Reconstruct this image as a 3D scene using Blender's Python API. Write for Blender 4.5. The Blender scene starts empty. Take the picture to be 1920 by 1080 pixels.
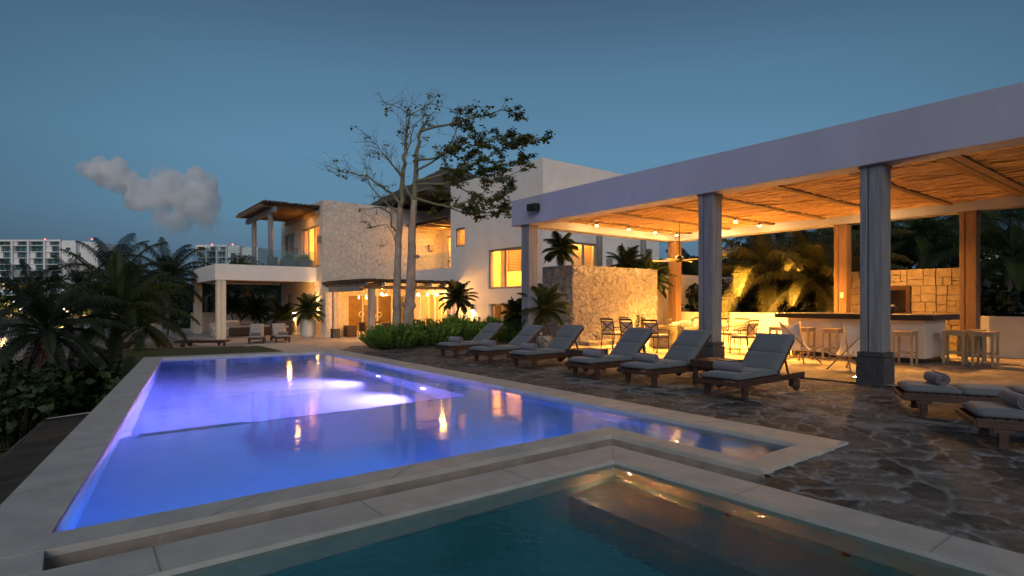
import bpy, bmesh, math, random
from mathutils import Vector, Matrix, noise as mnoise

# ------------------------------------------------------------------ camera
S = bpy.context.scene
C = S.collection
R = math.radians
CAM_H = 1.4
YAW = 37.5
F = 1066.7                                  # focal length in photo pixels (20 mm on a 36 mm sensor)
HZ = 568.0                                  # horizon row
cam = bpy.data.cameras.new('camera')
cam.lens = 20.0; cam.sensor_width = 36.0
cam.shift_y = (HZ - 540.0) / 1920.0
cam.clip_start = 0.05; cam.clip_end = 6000
cam_o = bpy.data.objects.new('camera', cam); C.objects.link(cam_o)
cam_o.location = (0, 0, CAM_H); cam_o.rotation_euler = (R(90), 0, R(-YAW))
S.camera = cam_o
# ------------------------------------------------------------------ world
W = bpy.data.worlds.new('World'); S.world = W; W.use_nodes = True
nt = W.node_tree; nt.nodes.clear()
wo = nt.nodes.new('ShaderNodeOutputWorld'); bg = nt.nodes.new('ShaderNodeBackground')
tc = nt.nodes.new('ShaderNodeTexCoord'); sx = nt.nodes.new('ShaderNodeSeparateXYZ')
rp = nt.nodes.new('ShaderNodeValToRGB')
nt.links.new(tc.outputs['Generated'], sx.inputs[0]); nt.links.new(sx.outputs['Z'], rp.inputs[0])
cr = rp.color_ramp
stops = [(0.0, (.068, .104, .15)), (.06, (.07, .117, .17)), (.14, (.084, .176, .262)), (.24, (.084, .187, .288)),
         (.36, (.066, .148, .236)), (.47, (.044, .088, .152)), (.7, (.034, .062, .112)), (1.0, (.03, .052, .095))]
cr.elements[0].position = stops[0][0]; cr.elements[0].color = (*stops[0][1], 1)
cr.elements[1].position = 1.0; cr.elements[1].color = (*stops[-1][1], 1)
for p, c in stops[1:-1]:
    e = cr.elements.new(p); e.color = (*c, 1)
# the afterglow side of the sky (behind the viewer) is a little brighter than the rest
ag = nt.nodes.new('ShaderNodeVectorMath'); ag.operation = 'DOT_PRODUCT'
gdir = Vector((-.62, -.75, .12)).normalized(); ag.inputs[1].default_value = gdir
nt.links.new(tc.outputs['Generated'], ag.inputs[0])
mr = nt.nodes.new('ShaderNodeMapRange'); mr.inputs[1].default_value = .1; mr.inputs[2].default_value = 1
mr.inputs[3].default_value = 0; mr.inputs[4].default_value = 1
nt.links.new(ag.outputs['Value'], mr.inputs[0])
mx = nt.nodes.new('ShaderNodeMix'); mx.data_type = 'RGBA'; mx.blend_type = 'ADD'
mx.inputs['B'].default_value = (.16, .17, .20, 1)
nt.links.new(mr.outputs[0], mx.inputs['Factor']); nt.links.new(rp.outputs[0], mx.inputs['A'])
# dusk sky: brightest over the middle of the bay, dimmer towards both sides
dv = nt.nodes.new('ShaderNodeVectorMath'); dv.operation = 'DOT_PRODUCT'; dv.inputs[1].default_value = Vector((.60, .76, .16)).normalized()
nt.links.new(tc.outputs['Generated'], dv.inputs[0])
m2 = nt.nodes.new('ShaderNodeMapRange'); m2.interpolation_type = 'SMOOTHSTEP'
m2.inputs[1].default_value = .55; m2.inputs[2].default_value = .98; m2.inputs[3].default_value = .55; m2.inputs[4].default_value = 1.0
nt.links.new(dv.outputs['Value'], m2.inputs[0])
m3 = nt.nodes.new('ShaderNodeVectorMath'); m3.operation = 'SCALE'; nt.links.new(rp.outputs[0], m3.inputs[0]); nt.links.new(m2.outputs[0], m3.inputs['Scale'])
nt.links.new(m3.outputs[0], mx.inputs['A'])
nt.links.new(mx.outputs['Result'], bg.inputs[0]); bg.inputs[1].default_value = 1.35
nt.links.new(bg.outputs[0], wo.inputs[0])
# ------------------------------------------------------------------ the last light of the sun, low behind the viewer
sl = bpy.data.lights.new('sun', 'SUN'); sl.energy = 0.95; sl.angle = R(35); sl.color = (1, .93, .88)
so = bpy.data.objects.new('sun', sl); C.objects.link(so)
so.rotation_euler = Vector((.52, .76, -.42)).to_track_quat('-Z', 'Y').to_euler()
S.view_settings.view_transform = 'Standard'; S.view_settings.look = 'None'
S.view_settings.exposure = 0; S.view_settings.gamma = 1; S.view_settings.use_curve_mapping = False
S.render.engine = 'CYCLES'
S.cycles.use_denoising = True
try: S.cycles.denoiser = 'OPENIMAGEDENOISE'
except Exception: pass
S.cycles.max_bounces = 14; S.cycles.diffuse_bounces = 4; S.cycles.glossy_bounces = 4
S.cycles.transmission_bounces = 8; S.cycles.transparent_max_bounces = 12; S.cycles.volume_bounces = 14
S.cycles.sample_clamp_indirect = 250.0; S.cycles.blur_glossy = .5
S.cycles.use_light_tree = True
S.cycles.volume_step_rate = 2.0

# ------------------------------------------------------------------ where a point of the place lies
_s, _c = math.sin(R(YAW)), math.cos(R(YAW))
FW = Vector((_s, _c, 0)); RT = Vector((_c, -_s, 0)); UP = Vector((0, 0, 1)); EYE = Vector((0, 0, CAM_H))
def ray(u, v): return FW + RT * ((u - 960) / F) + UP * ((HZ - v) / F)
def gz(u, v, z=0.0):
    r = ray(u, v); return EYE + r * ((z - CAM_H) / r.z)
def gx(u, v, X):
    r = ray(u, v); return EYE + r * (X / r.x)
def gy(u, v, Y):
    r = ray(u, v); return EYE + r * (Y / r.y)
def gd(u, v, d): return EYE + ray(u, v) * d

# ------------------------------------------------------------------ objects
class MB:
    """collects shapes and links them as ONE mesh object"""
    def __init__(s): s.v = []; s.f = []; s.sm = []
    def add(s, vs, fs, sm=False):
        o = len(s.v); s.v.extend([tuple(p) for p in vs])
        for f in fs: s.f.append(tuple(i + o for i in f)); s.sm.append(sm)
    def box(s, lo, hi, M=None):
        x0, y0, z0 = lo; x1, y1, z1 = hi
        vs = [Vector(p) for p in ((x0,y0,z0),(x1,y0,z0),(x1,y1,z0),(x0,y1,z0),(x0,y0,z1),(x1,y0,z1),(x1,y1,z1),(x0,y1,z1))]
        if M: vs = [M @ p for p in vs]
        s.add(vs, ((0,3,2,1),(4,5,6,7),(0,1,5,4),(1,2,6,5),(2,3,7,6),(3,0,4,7)))
    def bar(s, a, b, w, h, up=Vector((0,0,1))):
        """a straight bar of section w x h from a to b"""
        a = Vector(a); b = Vector(b); d = (b - a); L = d.length; d.normalize()
        side = d.cross(up)
        if side.length < 1e-4: side = d.cross(Vector((1,0,0)))
        side.normalize(); u2 = side.cross(d)
        M = Matrix.Translation(a) @ Matrix((d, side, u2)).transposed().to_4x4()
        s.box((0, -w/2, -h/2), (L, w/2, h/2), M)
    def tube(s, pts, rad, n=6, cap=True, sm=True):
        pts = [Vector(p) for p in pts]
        if not isinstance(rad, (list, tuple)): rad = [rad] * len(pts)
        o = []; ref = None
        for i, p in enumerate(pts):
            d = pts[min(i+1, len(pts)-1)] - pts[max(i-1, 0)]
            if d.length < 1e-9: d = Vector((0,0,1))
            d.normalize()
            if ref is None:
                ref = d.cross(Vector((0,0,1)))
                if ref.length < .05: ref = d.cross(Vector((1,0,0)))
                ref.normalize()
            else:
                ref = ref - d * ref.dot(d)
                if ref.length < 1e-5: ref = d.orthogonal()
                ref.normalize()
            w = d.cross(ref)
            for k in range(n):
                t = 2 * math.pi * k / n
                o.append(p + (ref * math.cos(t) + w * math.sin(t)) * rad[i])
        fs = []
        for i in range(len(pts)-1):
            for k in range(n):
                a, b = i*n+k, i*n+(k+1) % n
                fs.append((a, b, b+n, a+n))
        s.add(o, fs, sm)
        if cap:
            q = len(s.v) - len(o)
            s.f.append(tuple(q + k for k in range(n))[::-1]); s.sm.append(False)
            e = q + (len(pts)-1)*n
            s.f.append(tuple(e + k for k in range(n))); s.sm.append(False)
    def lathe(s, c, prof, n=20, M=None, sm=True):
        """prof: (r, z) pairs, turned about the z axis through c"""
        c = Vector(c); vs = []
        for r, z in prof:
            for k in range(n):
                t = 2*math.pi*k/n; p = Vector((r*math.cos(t), r*math.sin(t), z))
                vs.append(c + (M @ p if M else p))
        fs = []
        for i in range(len(prof)-1):
            for k in range(n):
                a, b = i*n+k, i*n+(k+1) % n
                fs.append((a, b, b+n, a+n))
        fs.append(tuple(range(n))[::-1]); e = (len(prof)-1)*n; fs.append(tuple(e+k for k in range(n)))
        s.add(vs, fs, sm)
    def prism(s, poly, z0, z1):
        n = len(poly)
        vs = [(x, y, z0) for x, y in poly] + [(x, y, z1) for x, y in poly]
        fs = [tuple(range(n))[::-1], tuple(range(n, 2*n))] + [(i, (i+1) % n, n+(i+1) % n, n+i) for i in range(n)]
        s.add(vs, fs)
    def quad(s, a, b, c, d, sm=False): s.add((a, b, c, d), ((0,1,2,3),), sm)
    def tri(s, a, b, c): s.add((a, b, c), ((0,1,2),))
    def build(s, name, m, parent=None, bevel=0, seg=2):
        me = bpy.data.meshes.new(name); me.from_pydata(s.v, [], s.f)
        me.polygons.foreach_set('use_smooth', s.sm)
        me.materials.append(m if not isinstance(m, str) else M_[m]); me.update()
        o = bpy.data.objects.new(name, me); C.objects.link(o)
        if parent is not None: o.parent = parent
        if bevel:
            b = o.modifiers.new('bevel', 'BEVEL'); b.width = bevel; b.segments = seg; b.limit_method = 'ANGLE'
            b.angle_limit = R(40)
            if seg > 2:
                for p in me.polygons: p.use_smooth = True
        return o

def fixn(o):
    bm = bmesh.new(); bm.from_mesh(o.data); bmesh.ops.remove_doubles(bm, verts=bm.verts, dist=1e-5)
    bmesh.ops.recalc_face_normals(bm, faces=bm.faces)
    bm.to_mesh(o.data); bm.free(); return o
def tag(o, label=None, cat=None, group=None, kind=None):
    if label: o['label'] = label
    if cat: o['category'] = cat
    if group: o['group'] = group
    if kind: o['kind'] = kind
    return o
def thing(name, label, cat, loc=(0,0,0), rz=0, group=None):
    o = bpy.data.objects.new(name, None); C.objects.link(o); o.empty_display_size = .1
    o.location = loc; o.rotation_euler = (0, 0, rz)
    return tag(o, label, cat, group)
def struct(o, label=None): o['kind'] = 'structure'; return tag(o, label)
def dup(root, loc, rz=0, label=None, group=None, scale=None):
    r = root.copy(); C.objects.link(r); r.location = loc; r.rotation_euler = (0, 0, rz)
    if scale: r.scale = (scale,)*3
    if label: r['label'] = label
    if group: r['group'] = group
    for ch in list(root.children):
        c = ch.copy(); C.objects.link(c); c.parent = r
        for g in list(ch.children):
            d = g.copy(); C.objects.link(d); d.parent = c
    return r
GAIN = {'spot_light': 27, 'room_light': 7, 'balcony_light': 6, 'wall_lamp_beam': 4, 'bulb_light': 2.6, 'terrace_light': 5, 'patio_light': 4, 'ground_light_beam': 4.5, 'pool_light': 14}
def lamp(kind, loc, energy, color, radius=.05, name='lamp_light', parent=None, spot=None, aim=None, blend=.6):
    l = bpy.data.lights.new(name, kind); l.energy = energy*GAIN.get(name, 1); l.color = color
    l.shadow_soft_size = radius
    if kind == 'SPOT': l.spot_size = R(spot); l.spot_blend = blend
    o = bpy.data.objects.new(name, l); C.objects.link(o); o.location = loc
    if aim is not None: o.rotation_euler = Vector(aim).to_track_quat('-Z', 'Y').to_euler()
    if parent is not None: o.parent = parent
    return o

# ------------------------------------------------------------------ materials
M_ = {}
def newmat(name):
    m = bpy.data.materials.new(name); m.use_nodes = True; m.node_tree.nodes.clear(); M_[name] = m
    return m, m.node_tree
def nd(t, kind, **kw):
    n = t.nodes.new(kind)
    for k, v in kw.items():
        if k in n.inputs: n.inputs[k].default_value = v
        else: setattr(n, k, v)
    return n
def out(t, sh):
    o = t.nodes.new('ShaderNodeOutputMaterial'); t.links.new(sh, o.inputs['Surface']); return o
def ramp(t, src, stops, interp='LINEAR'):
    r = t.nodes.new('ShaderNodeValToRGB'); r.color_ramp.interpolation = interp
    el = r.color_ramp.elements
    el[0].position, el[0].color = stops[0][0], (*stops[0][1], 1)
    el[1].position, el[1].color = stops[-1][0], (*stops[-1][1], 1)
    for p, c in stops[1:-1]:
        e = el.new(p); e.color = (*c, 1)
    t.links.new(src, r.inputs[0]); return r.outputs[0]
def coords(t, scale=(1,1,1), kind='Object'):
    a = t.nodes.new('ShaderNodeTexCoord'); m = t.nodes.new('ShaderNodeMapping'); m.inputs['Scale'].default_value = scale
    t.links.new(a.outputs[kind], m.inputs['Vector']); return m.outputs[0]
def simple(name, c1, c2=None, rough=.6, scale=6, stretch=(1,1,1), bump=.0, bscale=None, metal=0, detail=6, spec=.4, sheen=0):
    """two tones blended by noise, with a fine bump"""
    m, t = newmat(name); c2 = c2 or tuple(x*.75 for x in c1)
    v = coords(t, stretch)
    n = nd(t, 'ShaderNodeTexNoise', Scale=scale, Detail=detail, Roughness=.62); t.links.new(v, n.inputs['Vector'])
    col = ramp(t, n.outputs['Fac'], [(.3, c2), (.7, c1)])
    p = nd(t, 'ShaderNodeBsdfPrincipled', Roughness=rough, Metallic=metal)
    p.inputs['Specular IOR Level'].default_value = spec
    t.links.new(col, p.inputs['Base Color'])
    if sheen: p.inputs['Sheen Weight'].default_value = sheen
    if bump:
        n2 = nd(t, 'ShaderNodeTexNoise', Scale=bscale or scale*5, Detail=5); t.links.new(v, n2.inputs['Vector'])
        b = nd(t, 'ShaderNodeBump', Strength=bump, Distance=.02); t.links.new(n2.outputs['Fac'], b.inputs['Height'])
        t.links.new(b.outputs[0], p.inputs['Normal'])
    out(t, p.outputs[0]); return m
def emit(name, col, strength):
    m, t = newmat(name); e = nd(t, 'ShaderNodeEmission', Color=(*col, 1), Strength=strength); out(t, e.outputs[0]); return m

def stone_mat(name, c_hi, c_lo, joint, cell=1.6, jw=.03, stretch=(1,1,1), rough=.85, bump=.6, warp=.25, patch=.5, jbump=1.0, dist=.03, pale=None):
    """irregular stones with joints between them: Voronoi cells on warped coordinates"""
    m, t = newmat(name); v = coords(t, stretch)
    wn = nd(t, 'ShaderNodeTexNoise', Scale=cell*1.3, Detail=3); t.links.new(v, wn.inputs['Vector'])
    sub = t.nodes.new('ShaderNodeVectorMath'); sub.operation = 'SUBTRACT'; sub.inputs[1].default_value = (.5,.5,.5)
    t.links.new(wn.outputs['Color'], sub.inputs[0])
    sc = t.nodes.new('ShaderNodeVectorMath'); sc.operation = 'SCALE'; sc.inputs['Scale'].default_value = warp
    t.links.new(sub.outputs[0], sc.inputs[0])
    ad = t.nodes.new('ShaderNodeVectorMath'); ad.operation = 'ADD'
    t.links.new(v, ad.inputs[0]); t.links.new(sc.outputs[0], ad.inputs[1])
    vc = nd(t, 'ShaderNodeTexVoronoi', Scale=cell); ve = nd(t, 'ShaderNodeTexVoronoi', Scale=cell, feature='DISTANCE_TO_EDGE')
    for x in (vc, ve): t.links.new(ad.outputs[0], x.inputs['Vector'])
    sp = t.nodes.new('ShaderNodeSeparateColor'); t.links.new(vc.outputs['Color'], sp.inputs[0])
    nn = nd(t, 'ShaderNodeTexNoise', Scale=cell*4, Detail=9, Roughness=.7); t.links.new(v, nn.inputs['Vector'])
    mxa = nd(t, 'ShaderNodeMix'); mxa.inputs['Factor'].default_value = patch
    t.links.new(nn.outputs['Fac'], mxa.inputs['A']); t.links.new(sp.outputs[0], mxa.inputs['B'])
    col = ramp(t, mxa.outputs['Result'], [(.22, c_lo), (.5, tuple((a+b)/2 for a, b in zip(c_hi, c_lo))), (.78, c_hi)])
    jn = nd(t, 'ShaderNodeTexNoise', Scale=cell*2.2, Detail=4); t.links.new(v, jn.inputs['Vector'])
    jm = nd(t, 'ShaderNodeMath', operation='MULTIPLY'); jm.inputs[1].default_value = jw*2
    t.links.new(jn.outputs['Fac'], jm.inputs[0])
    mrn = nd(t, 'ShaderNodeMapRange'); mrn.interpolation_type = 'SMOOTHSTEP'
    t.links.new(ve.outputs['Distance'], mrn.inputs[0]); mrn.inputs[1].default_value = 0; t.links.new(jm.outputs[0], mrn.inputs[2])
    jc = nd(t, 'ShaderNodeMix', data_type='RGBA'); jc.inputs['A'].default_value = (*joint, 1)
    fac = mrn.outputs[0]
    if pale:                                   # mortar smeared over the stones in patches
        pn = nd(t, 'ShaderNodeTexNoise', Scale=cell*.55, Detail=8, Roughness=.72); t.links.new(v, pn.inputs['Vector'])
        pm = nd(t, 'ShaderNodeMapRange'); pm.inputs[1].default_value = pale-.06; pm.inputs[2].default_value = pale+.05; pm.inputs[3].default_value = 1; pm.inputs[4].default_value = .25
        t.links.new(pn.outputs['Fac'], pm.inputs[0])
        mm = nd(t, 'ShaderNodeMath', operation='MULTIPLY'); t.links.new(fac, mm.inputs[0]); t.links.new(pm.outputs[0], mm.inputs[1]); fac = mm.outputs[0]
    t.links.new(fac, jc.inputs['Factor']); t.links.new(col, jc.inputs['B'])
    p = nd(t, 'ShaderNodeBsdfPrincipled', Roughness=rough); p.inputs['Specular IOR Level'].default_value = .3
    t.links.new(jc.outputs['Result'], p.inputs['Base Color'])
    fn = nd(t, 'ShaderNodeTexNoise', Scale=cell*9, Detail=8, Roughness=.7); t.links.new(v, fn.inputs['Vector'])
    hm = nd(t, 'ShaderNodeMath', operation='MULTIPLY_ADD'); hm.inputs[1].default_value = jbump
    t.links.new(mrn.outputs[0], hm.inputs[0]); t.links.new(fn.outputs['Fac'], hm.inputs[2])
    b = nd(t, 'ShaderNodeBump', Strength=bump, Distance=dist); t.links.new(hm.outputs[0], b.inputs['Height'])
    t.links.new(b.outputs[0], p.inputs['Normal'])
    out(t, p.outputs[0]); return m

def glassy(name, tint=(.95,.97,.96), gl=1.0, extra=0.0, rough=0.0):
    """thin pane: what is behind it seen through, the sky mirrored by Fresnel"""
    m, t = newmat(name)
    tr = nd(t, 'ShaderNodeBsdfTransparent', Color=(*tint, 1)); g = nd(t, 'ShaderNodeBsdfGlossy', Roughness=rough)
    g.inputs['Color'].default_value = (gl, gl, gl, 1)
    fr = nd(t, 'ShaderNodeFresnel', IOR=1.5); mx = t.nodes.new('ShaderNodeMixShader')
    ge = t.nodes.new('ShaderNodeNewGeometry'); io = nd(t, 'ShaderNodeMapRange'); io.inputs[3].default_value = 1.5; io.inputs[4].default_value = 1/1.5
    t.links.new(ge.outputs['Backfacing'], io.inputs[0]); t.links.new(io.outputs[0], fr.inputs['IOR'])
    a = nd(t, 'ShaderNodeMath', operation='ADD'); a.use_clamp = True; a.inputs[1].default_value = extra
    t.links.new(fr.outputs[0], a.inputs[0])
    t.links.new(a.outputs[0], mx.inputs[0]); t.links.new(tr.outputs[0], mx.inputs[1]); t.links.new(g.outputs[0], mx.inputs[2])
    out(t, mx.outputs[0]); return m
def water(name, tint=(.9,.96,1), scale=1.1, bump=.06, ior=1.33, rough=0.04):
    m, t = newmat(name); v = coords(t, (1,1,1))
    n = nd(t, 'ShaderNodeTexNoise', Scale=scale, Detail=3, Roughness=.5); t.links.new(v, n.inputs['Vector'])
    b = nd(t, 'ShaderNodeBump', Strength=bump, Distance=.05); t.links.new(n.outputs['Fac'], b.inputs['Height'])
    p = nd(t, 'ShaderNodeBsdfGlass', IOR=ior, Roughness=rough); p.inputs['Color'].default_value = (*tint, 1)
    t.links.new(b.outputs[0], p.inputs['Normal']); out(t, p.outputs[0]); return m

def leafmat(name, c1, c2, scale=1.5, rough=.55, trans=.25):
    m, t = newmat(name); v = coords(t)
    n = nd(t, 'ShaderNodeTexNoise', Scale=scale, Detail=4, Roughness=.7); t.links.new(v, n.inputs['Vector'])
    col = ramp(t, n.outputs['Fac'], [(.35, c2), (.65, c1)])
    p = nd(t, 'ShaderNodeBsdfPrincipled', Roughness=rough); p.inputs['Specular IOR Level'].default_value = .3
    t.links.new(col, p.inputs['Base Color'])
    tl = nd(t, 'ShaderNodeBsdfTranslucent'); t.links.new(col, tl.inputs['Color'])
    mx = t.nodes.new('ShaderNodeMixShader'); mx.inputs[0].default_value = trans
    t.links.new(p.outputs[0], mx.inputs[1]); t.links.new(tl.outputs[0], mx.inputs[2]); out(t, mx.outputs[0]); return m

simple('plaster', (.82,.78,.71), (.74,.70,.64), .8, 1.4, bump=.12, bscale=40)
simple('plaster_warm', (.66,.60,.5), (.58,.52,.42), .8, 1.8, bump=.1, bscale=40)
simple('fascia', (.435,.435,.49), (.375,.375,.42), .75, .8, stretch=(1.6,1.6,.5), bump=.1, bscale=22)
simple('cream', (.72,.62,.44), (.64,.54,.37), .7, 1.0)
stone_mat('coral_stone', (.80,.73,.63), (.57,.51,.43), (.33,.285,.235), cell=3.5, jw=.03, bump=1.0, warp=.32, patch=.2, jbump=.7)
stone_mat('retaining_stone', (.50,.46,.41), (.24,.215,.19), (.2,.175,.15), cell=3.4, jw=.03, bump=1.4, warp=.4, patch=.15, jbump=.8)
stone_mat('flagstone', (.175,.165,.155), (.026,.024,.0225), (.24,.242,.245), cell=2.9, jw=.07, bump=1.0, warp=.34, patch=.42, jbump=-.2, rough=.7, dist=.05, pale=.62)
stone_mat('pavilion_flagstone', (.40,.34,.26), (.18,.145,.105), (.12,.10,.08), cell=1.5, jw=.03, bump=.7, warp=.5, patch=.45, jbump=.5)
stone_mat('patio_paving', (.46,.42,.38), (.34,.31,.28), (.25,.22,.2), cell=.9, jw=.015, bump=.3, warp=.2)
stone_mat('dry_stone', (.40,.37,.33), (.18,.165,.15), (.06,.055,.05), cell=3.2, jw=.05, bump=1.0, warp=.5)
simple('ashlar', (.36,.29,.2), (.2,.155,.105), .85, 5, bump=.8, bscale=22)
simple('mortar', (.19,.155,.12), (.13,.105,.08), .9, 8)
simple('coping', (.50,.485,.44), (.37,.355,.32), .6, 3.2, bump=.15, bscale=45, stretch=(1,1,1))
simple('coping_side', (.36,.31,.26), (.22,.19,.155), .75, 4, bump=.3, bscale=30)
simple('tile_line', (.30,.17,.12), (.2,.11,.08), .4, 20)
simple('pool_plaster', (.33,.50,.72), (.29,.45,.66), .6, 2.5)
simple('spa_plaster', (.04,.27,.31), (.03,.21,.25), .6, 1.2)
simple('spa_bench', (.06,.16,.18), (.045,.12,.14), .6, 1.2)
simple('step_edge', (.03,.03,.07), (.02,.02,.05), .5, 9)
simple('grey_timber', (.25,.25,.255), (.15,.15,.155), .7, 3, stretch=(6,6,.5), bump=.35, bscale=9)
simple('warm_timber', (.32,.22,.13), (.2,.13,.075), .65, 3, stretch=(1,1,1), bump=.3, bscale=18)
simple('dark_timber', (.2,.14,.09), (.12,.08,.05), .7, 3, bump=.3, bscale=18)
simple('brown_timber', (.27,.16,.085), (.17,.095,.05), .7, 3, stretch=(6,6,.5), bump=.35, bscale=9)
simple('pale_timber', (.47,.41,.34), (.33,.28,.23), .7, 3, stretch=(6,6,.5), bump=.3, bscale=9)
simple('plinth_stone', (.065,.065,.068), (.035,.035,.037), .7, 6, bump=.6, bscale=20)
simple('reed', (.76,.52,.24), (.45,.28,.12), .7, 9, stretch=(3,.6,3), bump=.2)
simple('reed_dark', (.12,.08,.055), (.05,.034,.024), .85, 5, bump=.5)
simple('thatch', (.10,.09,.08), (.055,.05,.045), .95, 2.0, stretch=(1,1,4), bump=.9, bscale=14)
simple('teak', (.075,.036,.022), (.036,.018,.012), .5, 4, stretch=(1,5,5), bump=.2, bscale=14)
simple('cushion', (.125,.138,.146), (.105,.117,.124), .9, 60, bump=.1, bscale=200, sheen=.2)
simple('cushion_pale', (.36,.33,.30), (.3,.275,.25), .9, 40, bump=.1, bscale=160)
simple('towel', (.19,.165,.19), (.15,.13,.15), .95, 30, bump=.6, bscale=120, sheen=.3)
simple('stool_wood', (.46,.35,.22), (.33,.25,.15), .6, 5, stretch=(4,4,1))
simple('canvas', (.66,.6,.5), (.58,.52,.43), .85, 20)
simple('dark_metal', (.035,.03,.027), (.02,.018,.016), .45, 10, metal=.3)
simple('black_plastic', (.012,.012,.014), (.008,.008,.009), .4, 10)
simple('frame_metal', (.26,.245,.225), (.22,.205,.19), .45, 8)
simple('dark_counter', (.028,.026,.026), (.016,.015,.015), .35, 12)
simple('bar_panel', (.74,.67,.57), (.68,.61,.51), .7, 2)
simple('wicker', (.075,.05,.035), (.035,.022,.016), .7, 60, bump=.7, bscale=110)
simple('white_pot', (.62,.59,.53), (.5,.47,.42), .7, 9, bump=.3)
simple('grey_pot', (.16,.175,.18), (.1,.11,.115), .8, 8, bump=.3)
simple('bark', (.40,.31,.215), (.2,.155,.105), .9, 3, stretch=(1,1,.7), bump=.6, bscale=16)
simple('twig_bark', (.22,.21,.10), (.12,.11,.06), .85, 6, bump=.3)
simple('palm_bark', (.15,.125,.1), (.07,.058,.047), .95, 6, stretch=(1,1,3), bump=.8, bscale=20)
simple('sand', (.34,.32,.28), (.20,.185,.16), .95, .9, bump=.4, bscale=6)
simple('soil', (.045,.05,.03), (.02,.026,.014), .95, 1.2, bump=.6, bscale=9)
simple('grass_mat', (.07,.085,.03), (.035,.045,.016), .95, 5, bump=.8, bscale=60)
simple('hotel_white', (.82,.82,.80), (.75,.75,.73), .8, .15)
simple('hotel_glass', (.05,.13,.15), (.02,.055,.065), .25, .35)
simple('net_fabric', (.085,.062,.042), (.022,.02,.015), .9, 1.1, stretch=(.3,2.2,1), bump=.5, bscale=50)
simple('blue_tarp', (.02,.10,.28), (.015,.07,.2), .5, 3)
simple('shell', (.7,.6,.48), (.5,.4,.3), .6, 12)
simple('bowl_wood', (.12,.055,.03), (.07,.03,.018), .4, 8)
simple('china', (.75,.72,.68), (.7,.67,.62), .3, 8)
simple('bamboo', (.27,.215,.16), (.16,.125,.09), .8, 14, stretch=(4,4,.5), bump=.4)
simple('curtain', (.66,.56,.4), (.58,.48,.33), .9, 4, stretch=(6,6,.2))
simple('shutter_wood', (.34,.23,.12), (.26,.17,.085), .6, 6)
simple('hedge_wood', (.08,.06,.04), (.05,.038,.025), .9, 8)
leafmat('leaf_tree', (.15,.17,.04), (.075,.09,.022), 1.4, trans=.35)
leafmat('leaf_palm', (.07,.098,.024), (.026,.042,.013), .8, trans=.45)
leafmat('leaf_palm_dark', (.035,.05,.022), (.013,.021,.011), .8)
leafmat('leaf_palm_lit_gold', (.10,.10,.025), (.035,.042,.012), 1.0)  # lit copy of the palm leaf, gold of the lamps put into its colour
leafmat('leaf_shrub', (.20,.36,.05), (.09,.18,.03), 2.5)
leafmat('leaf_grape', (.05,.085,.024), (.018,.034,.012), 1.2)
leafmat('leaf_dry', (.12,.05,.025), (.06,.025,.014), 1.2)
leafmat('leaf_wood', (.03,.045,.02), (.012,.02,.01), .3)
glassy('window_glass', (.96,.96,.93), 1.0, 0)
glassy('rail_glass', (.84,.91,.90), 1.0, .05)
glassy('table_glass', (.8,.86,.84), 1.0, .05)
water('pool_water', (.82,.91,1.0), 2.2, .06, rough=.07)
water('spa_water', (.80,.95,.95), 12.0, .11, rough=.0)
simple('sea_water', (.13,.16,.19), (.10,.13,.16), .22, .2, stretch=(1,3,1), bump=.5, bscale=.8, spec=.6)
emit('bulb', (1, .60, .22), 500)
emit('bulb_small', (1, .56, .18), 6000)
emit('pool_lens', (.75, .55, 1), 22)
emit('red_beacon', (1, .12, .1), 6)
emit('white_beacon', (1, .97, .85), 8)
emit('hotel_lit', (1, .55, .14), 1.1)
emit('hotel_lit_pale', (.9, .85, .35), 1.0)
emit('lampshade', (1, .62, .22), 5)
WARM = (1, .41, .065)
# ------------------------------------------------------------------ terrain, sea, deck
ZH = -0.5                                    # level of the house patio
def smooth(a, b, x):
    t = max(0, min(1, (x-a)/(b-a))); return t*t*(3-2*t)
def terr(x, y):
    z = -2.5
    z -= 3.4 * smooth(26, 62, y) * (1 - smooth(6, 30, x + .0*y))       # beach falling to the lagoon
    z -= 1.2 * smooth(-1, -14, x)
    if x > 30: z += .8*smooth(30, 60, x)
    z += .25 * mnoise.noise(Vector((x*.25, y*.25, 0))) + .07*mnoise.noise(Vector((x*1.3, y*1.3, 3)))
    far = smooth(215, 235, math.hypot(x, y)); z = z*(1-far) + (-3.5)*far
    return z
def grid_axis(lo, hi, near, step0, grow):
    a = [near]; s = step0; p = near
    while p < hi: p += s; a.append(p); s *= grow
    s = step0; p = near
    while p > lo: p -= s; a.insert(0, p); s *= grow
    return a
gxs = grid_axis(-900, 1200, 0, .8, 1.06); gys = grid_axis(-300, 2500, 12, .8, 1.06)
me = MB(); vs = [(x, y, terr(x, y)) for y in gys for x in gxs]; nx = len(gxs)
fs = []
for j in range(len(gys)-1):
    for i in range(nx-1):
        cx, cy = (gxs[i]+gxs[i+1])/2, (gys[j]+gys[j+1])/2
        fs.append((j*nx+i, j*nx+i+1, (j+1)*nx+i+1, (j+1)*nx+i))
me.add(vs, fs, True)
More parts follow.
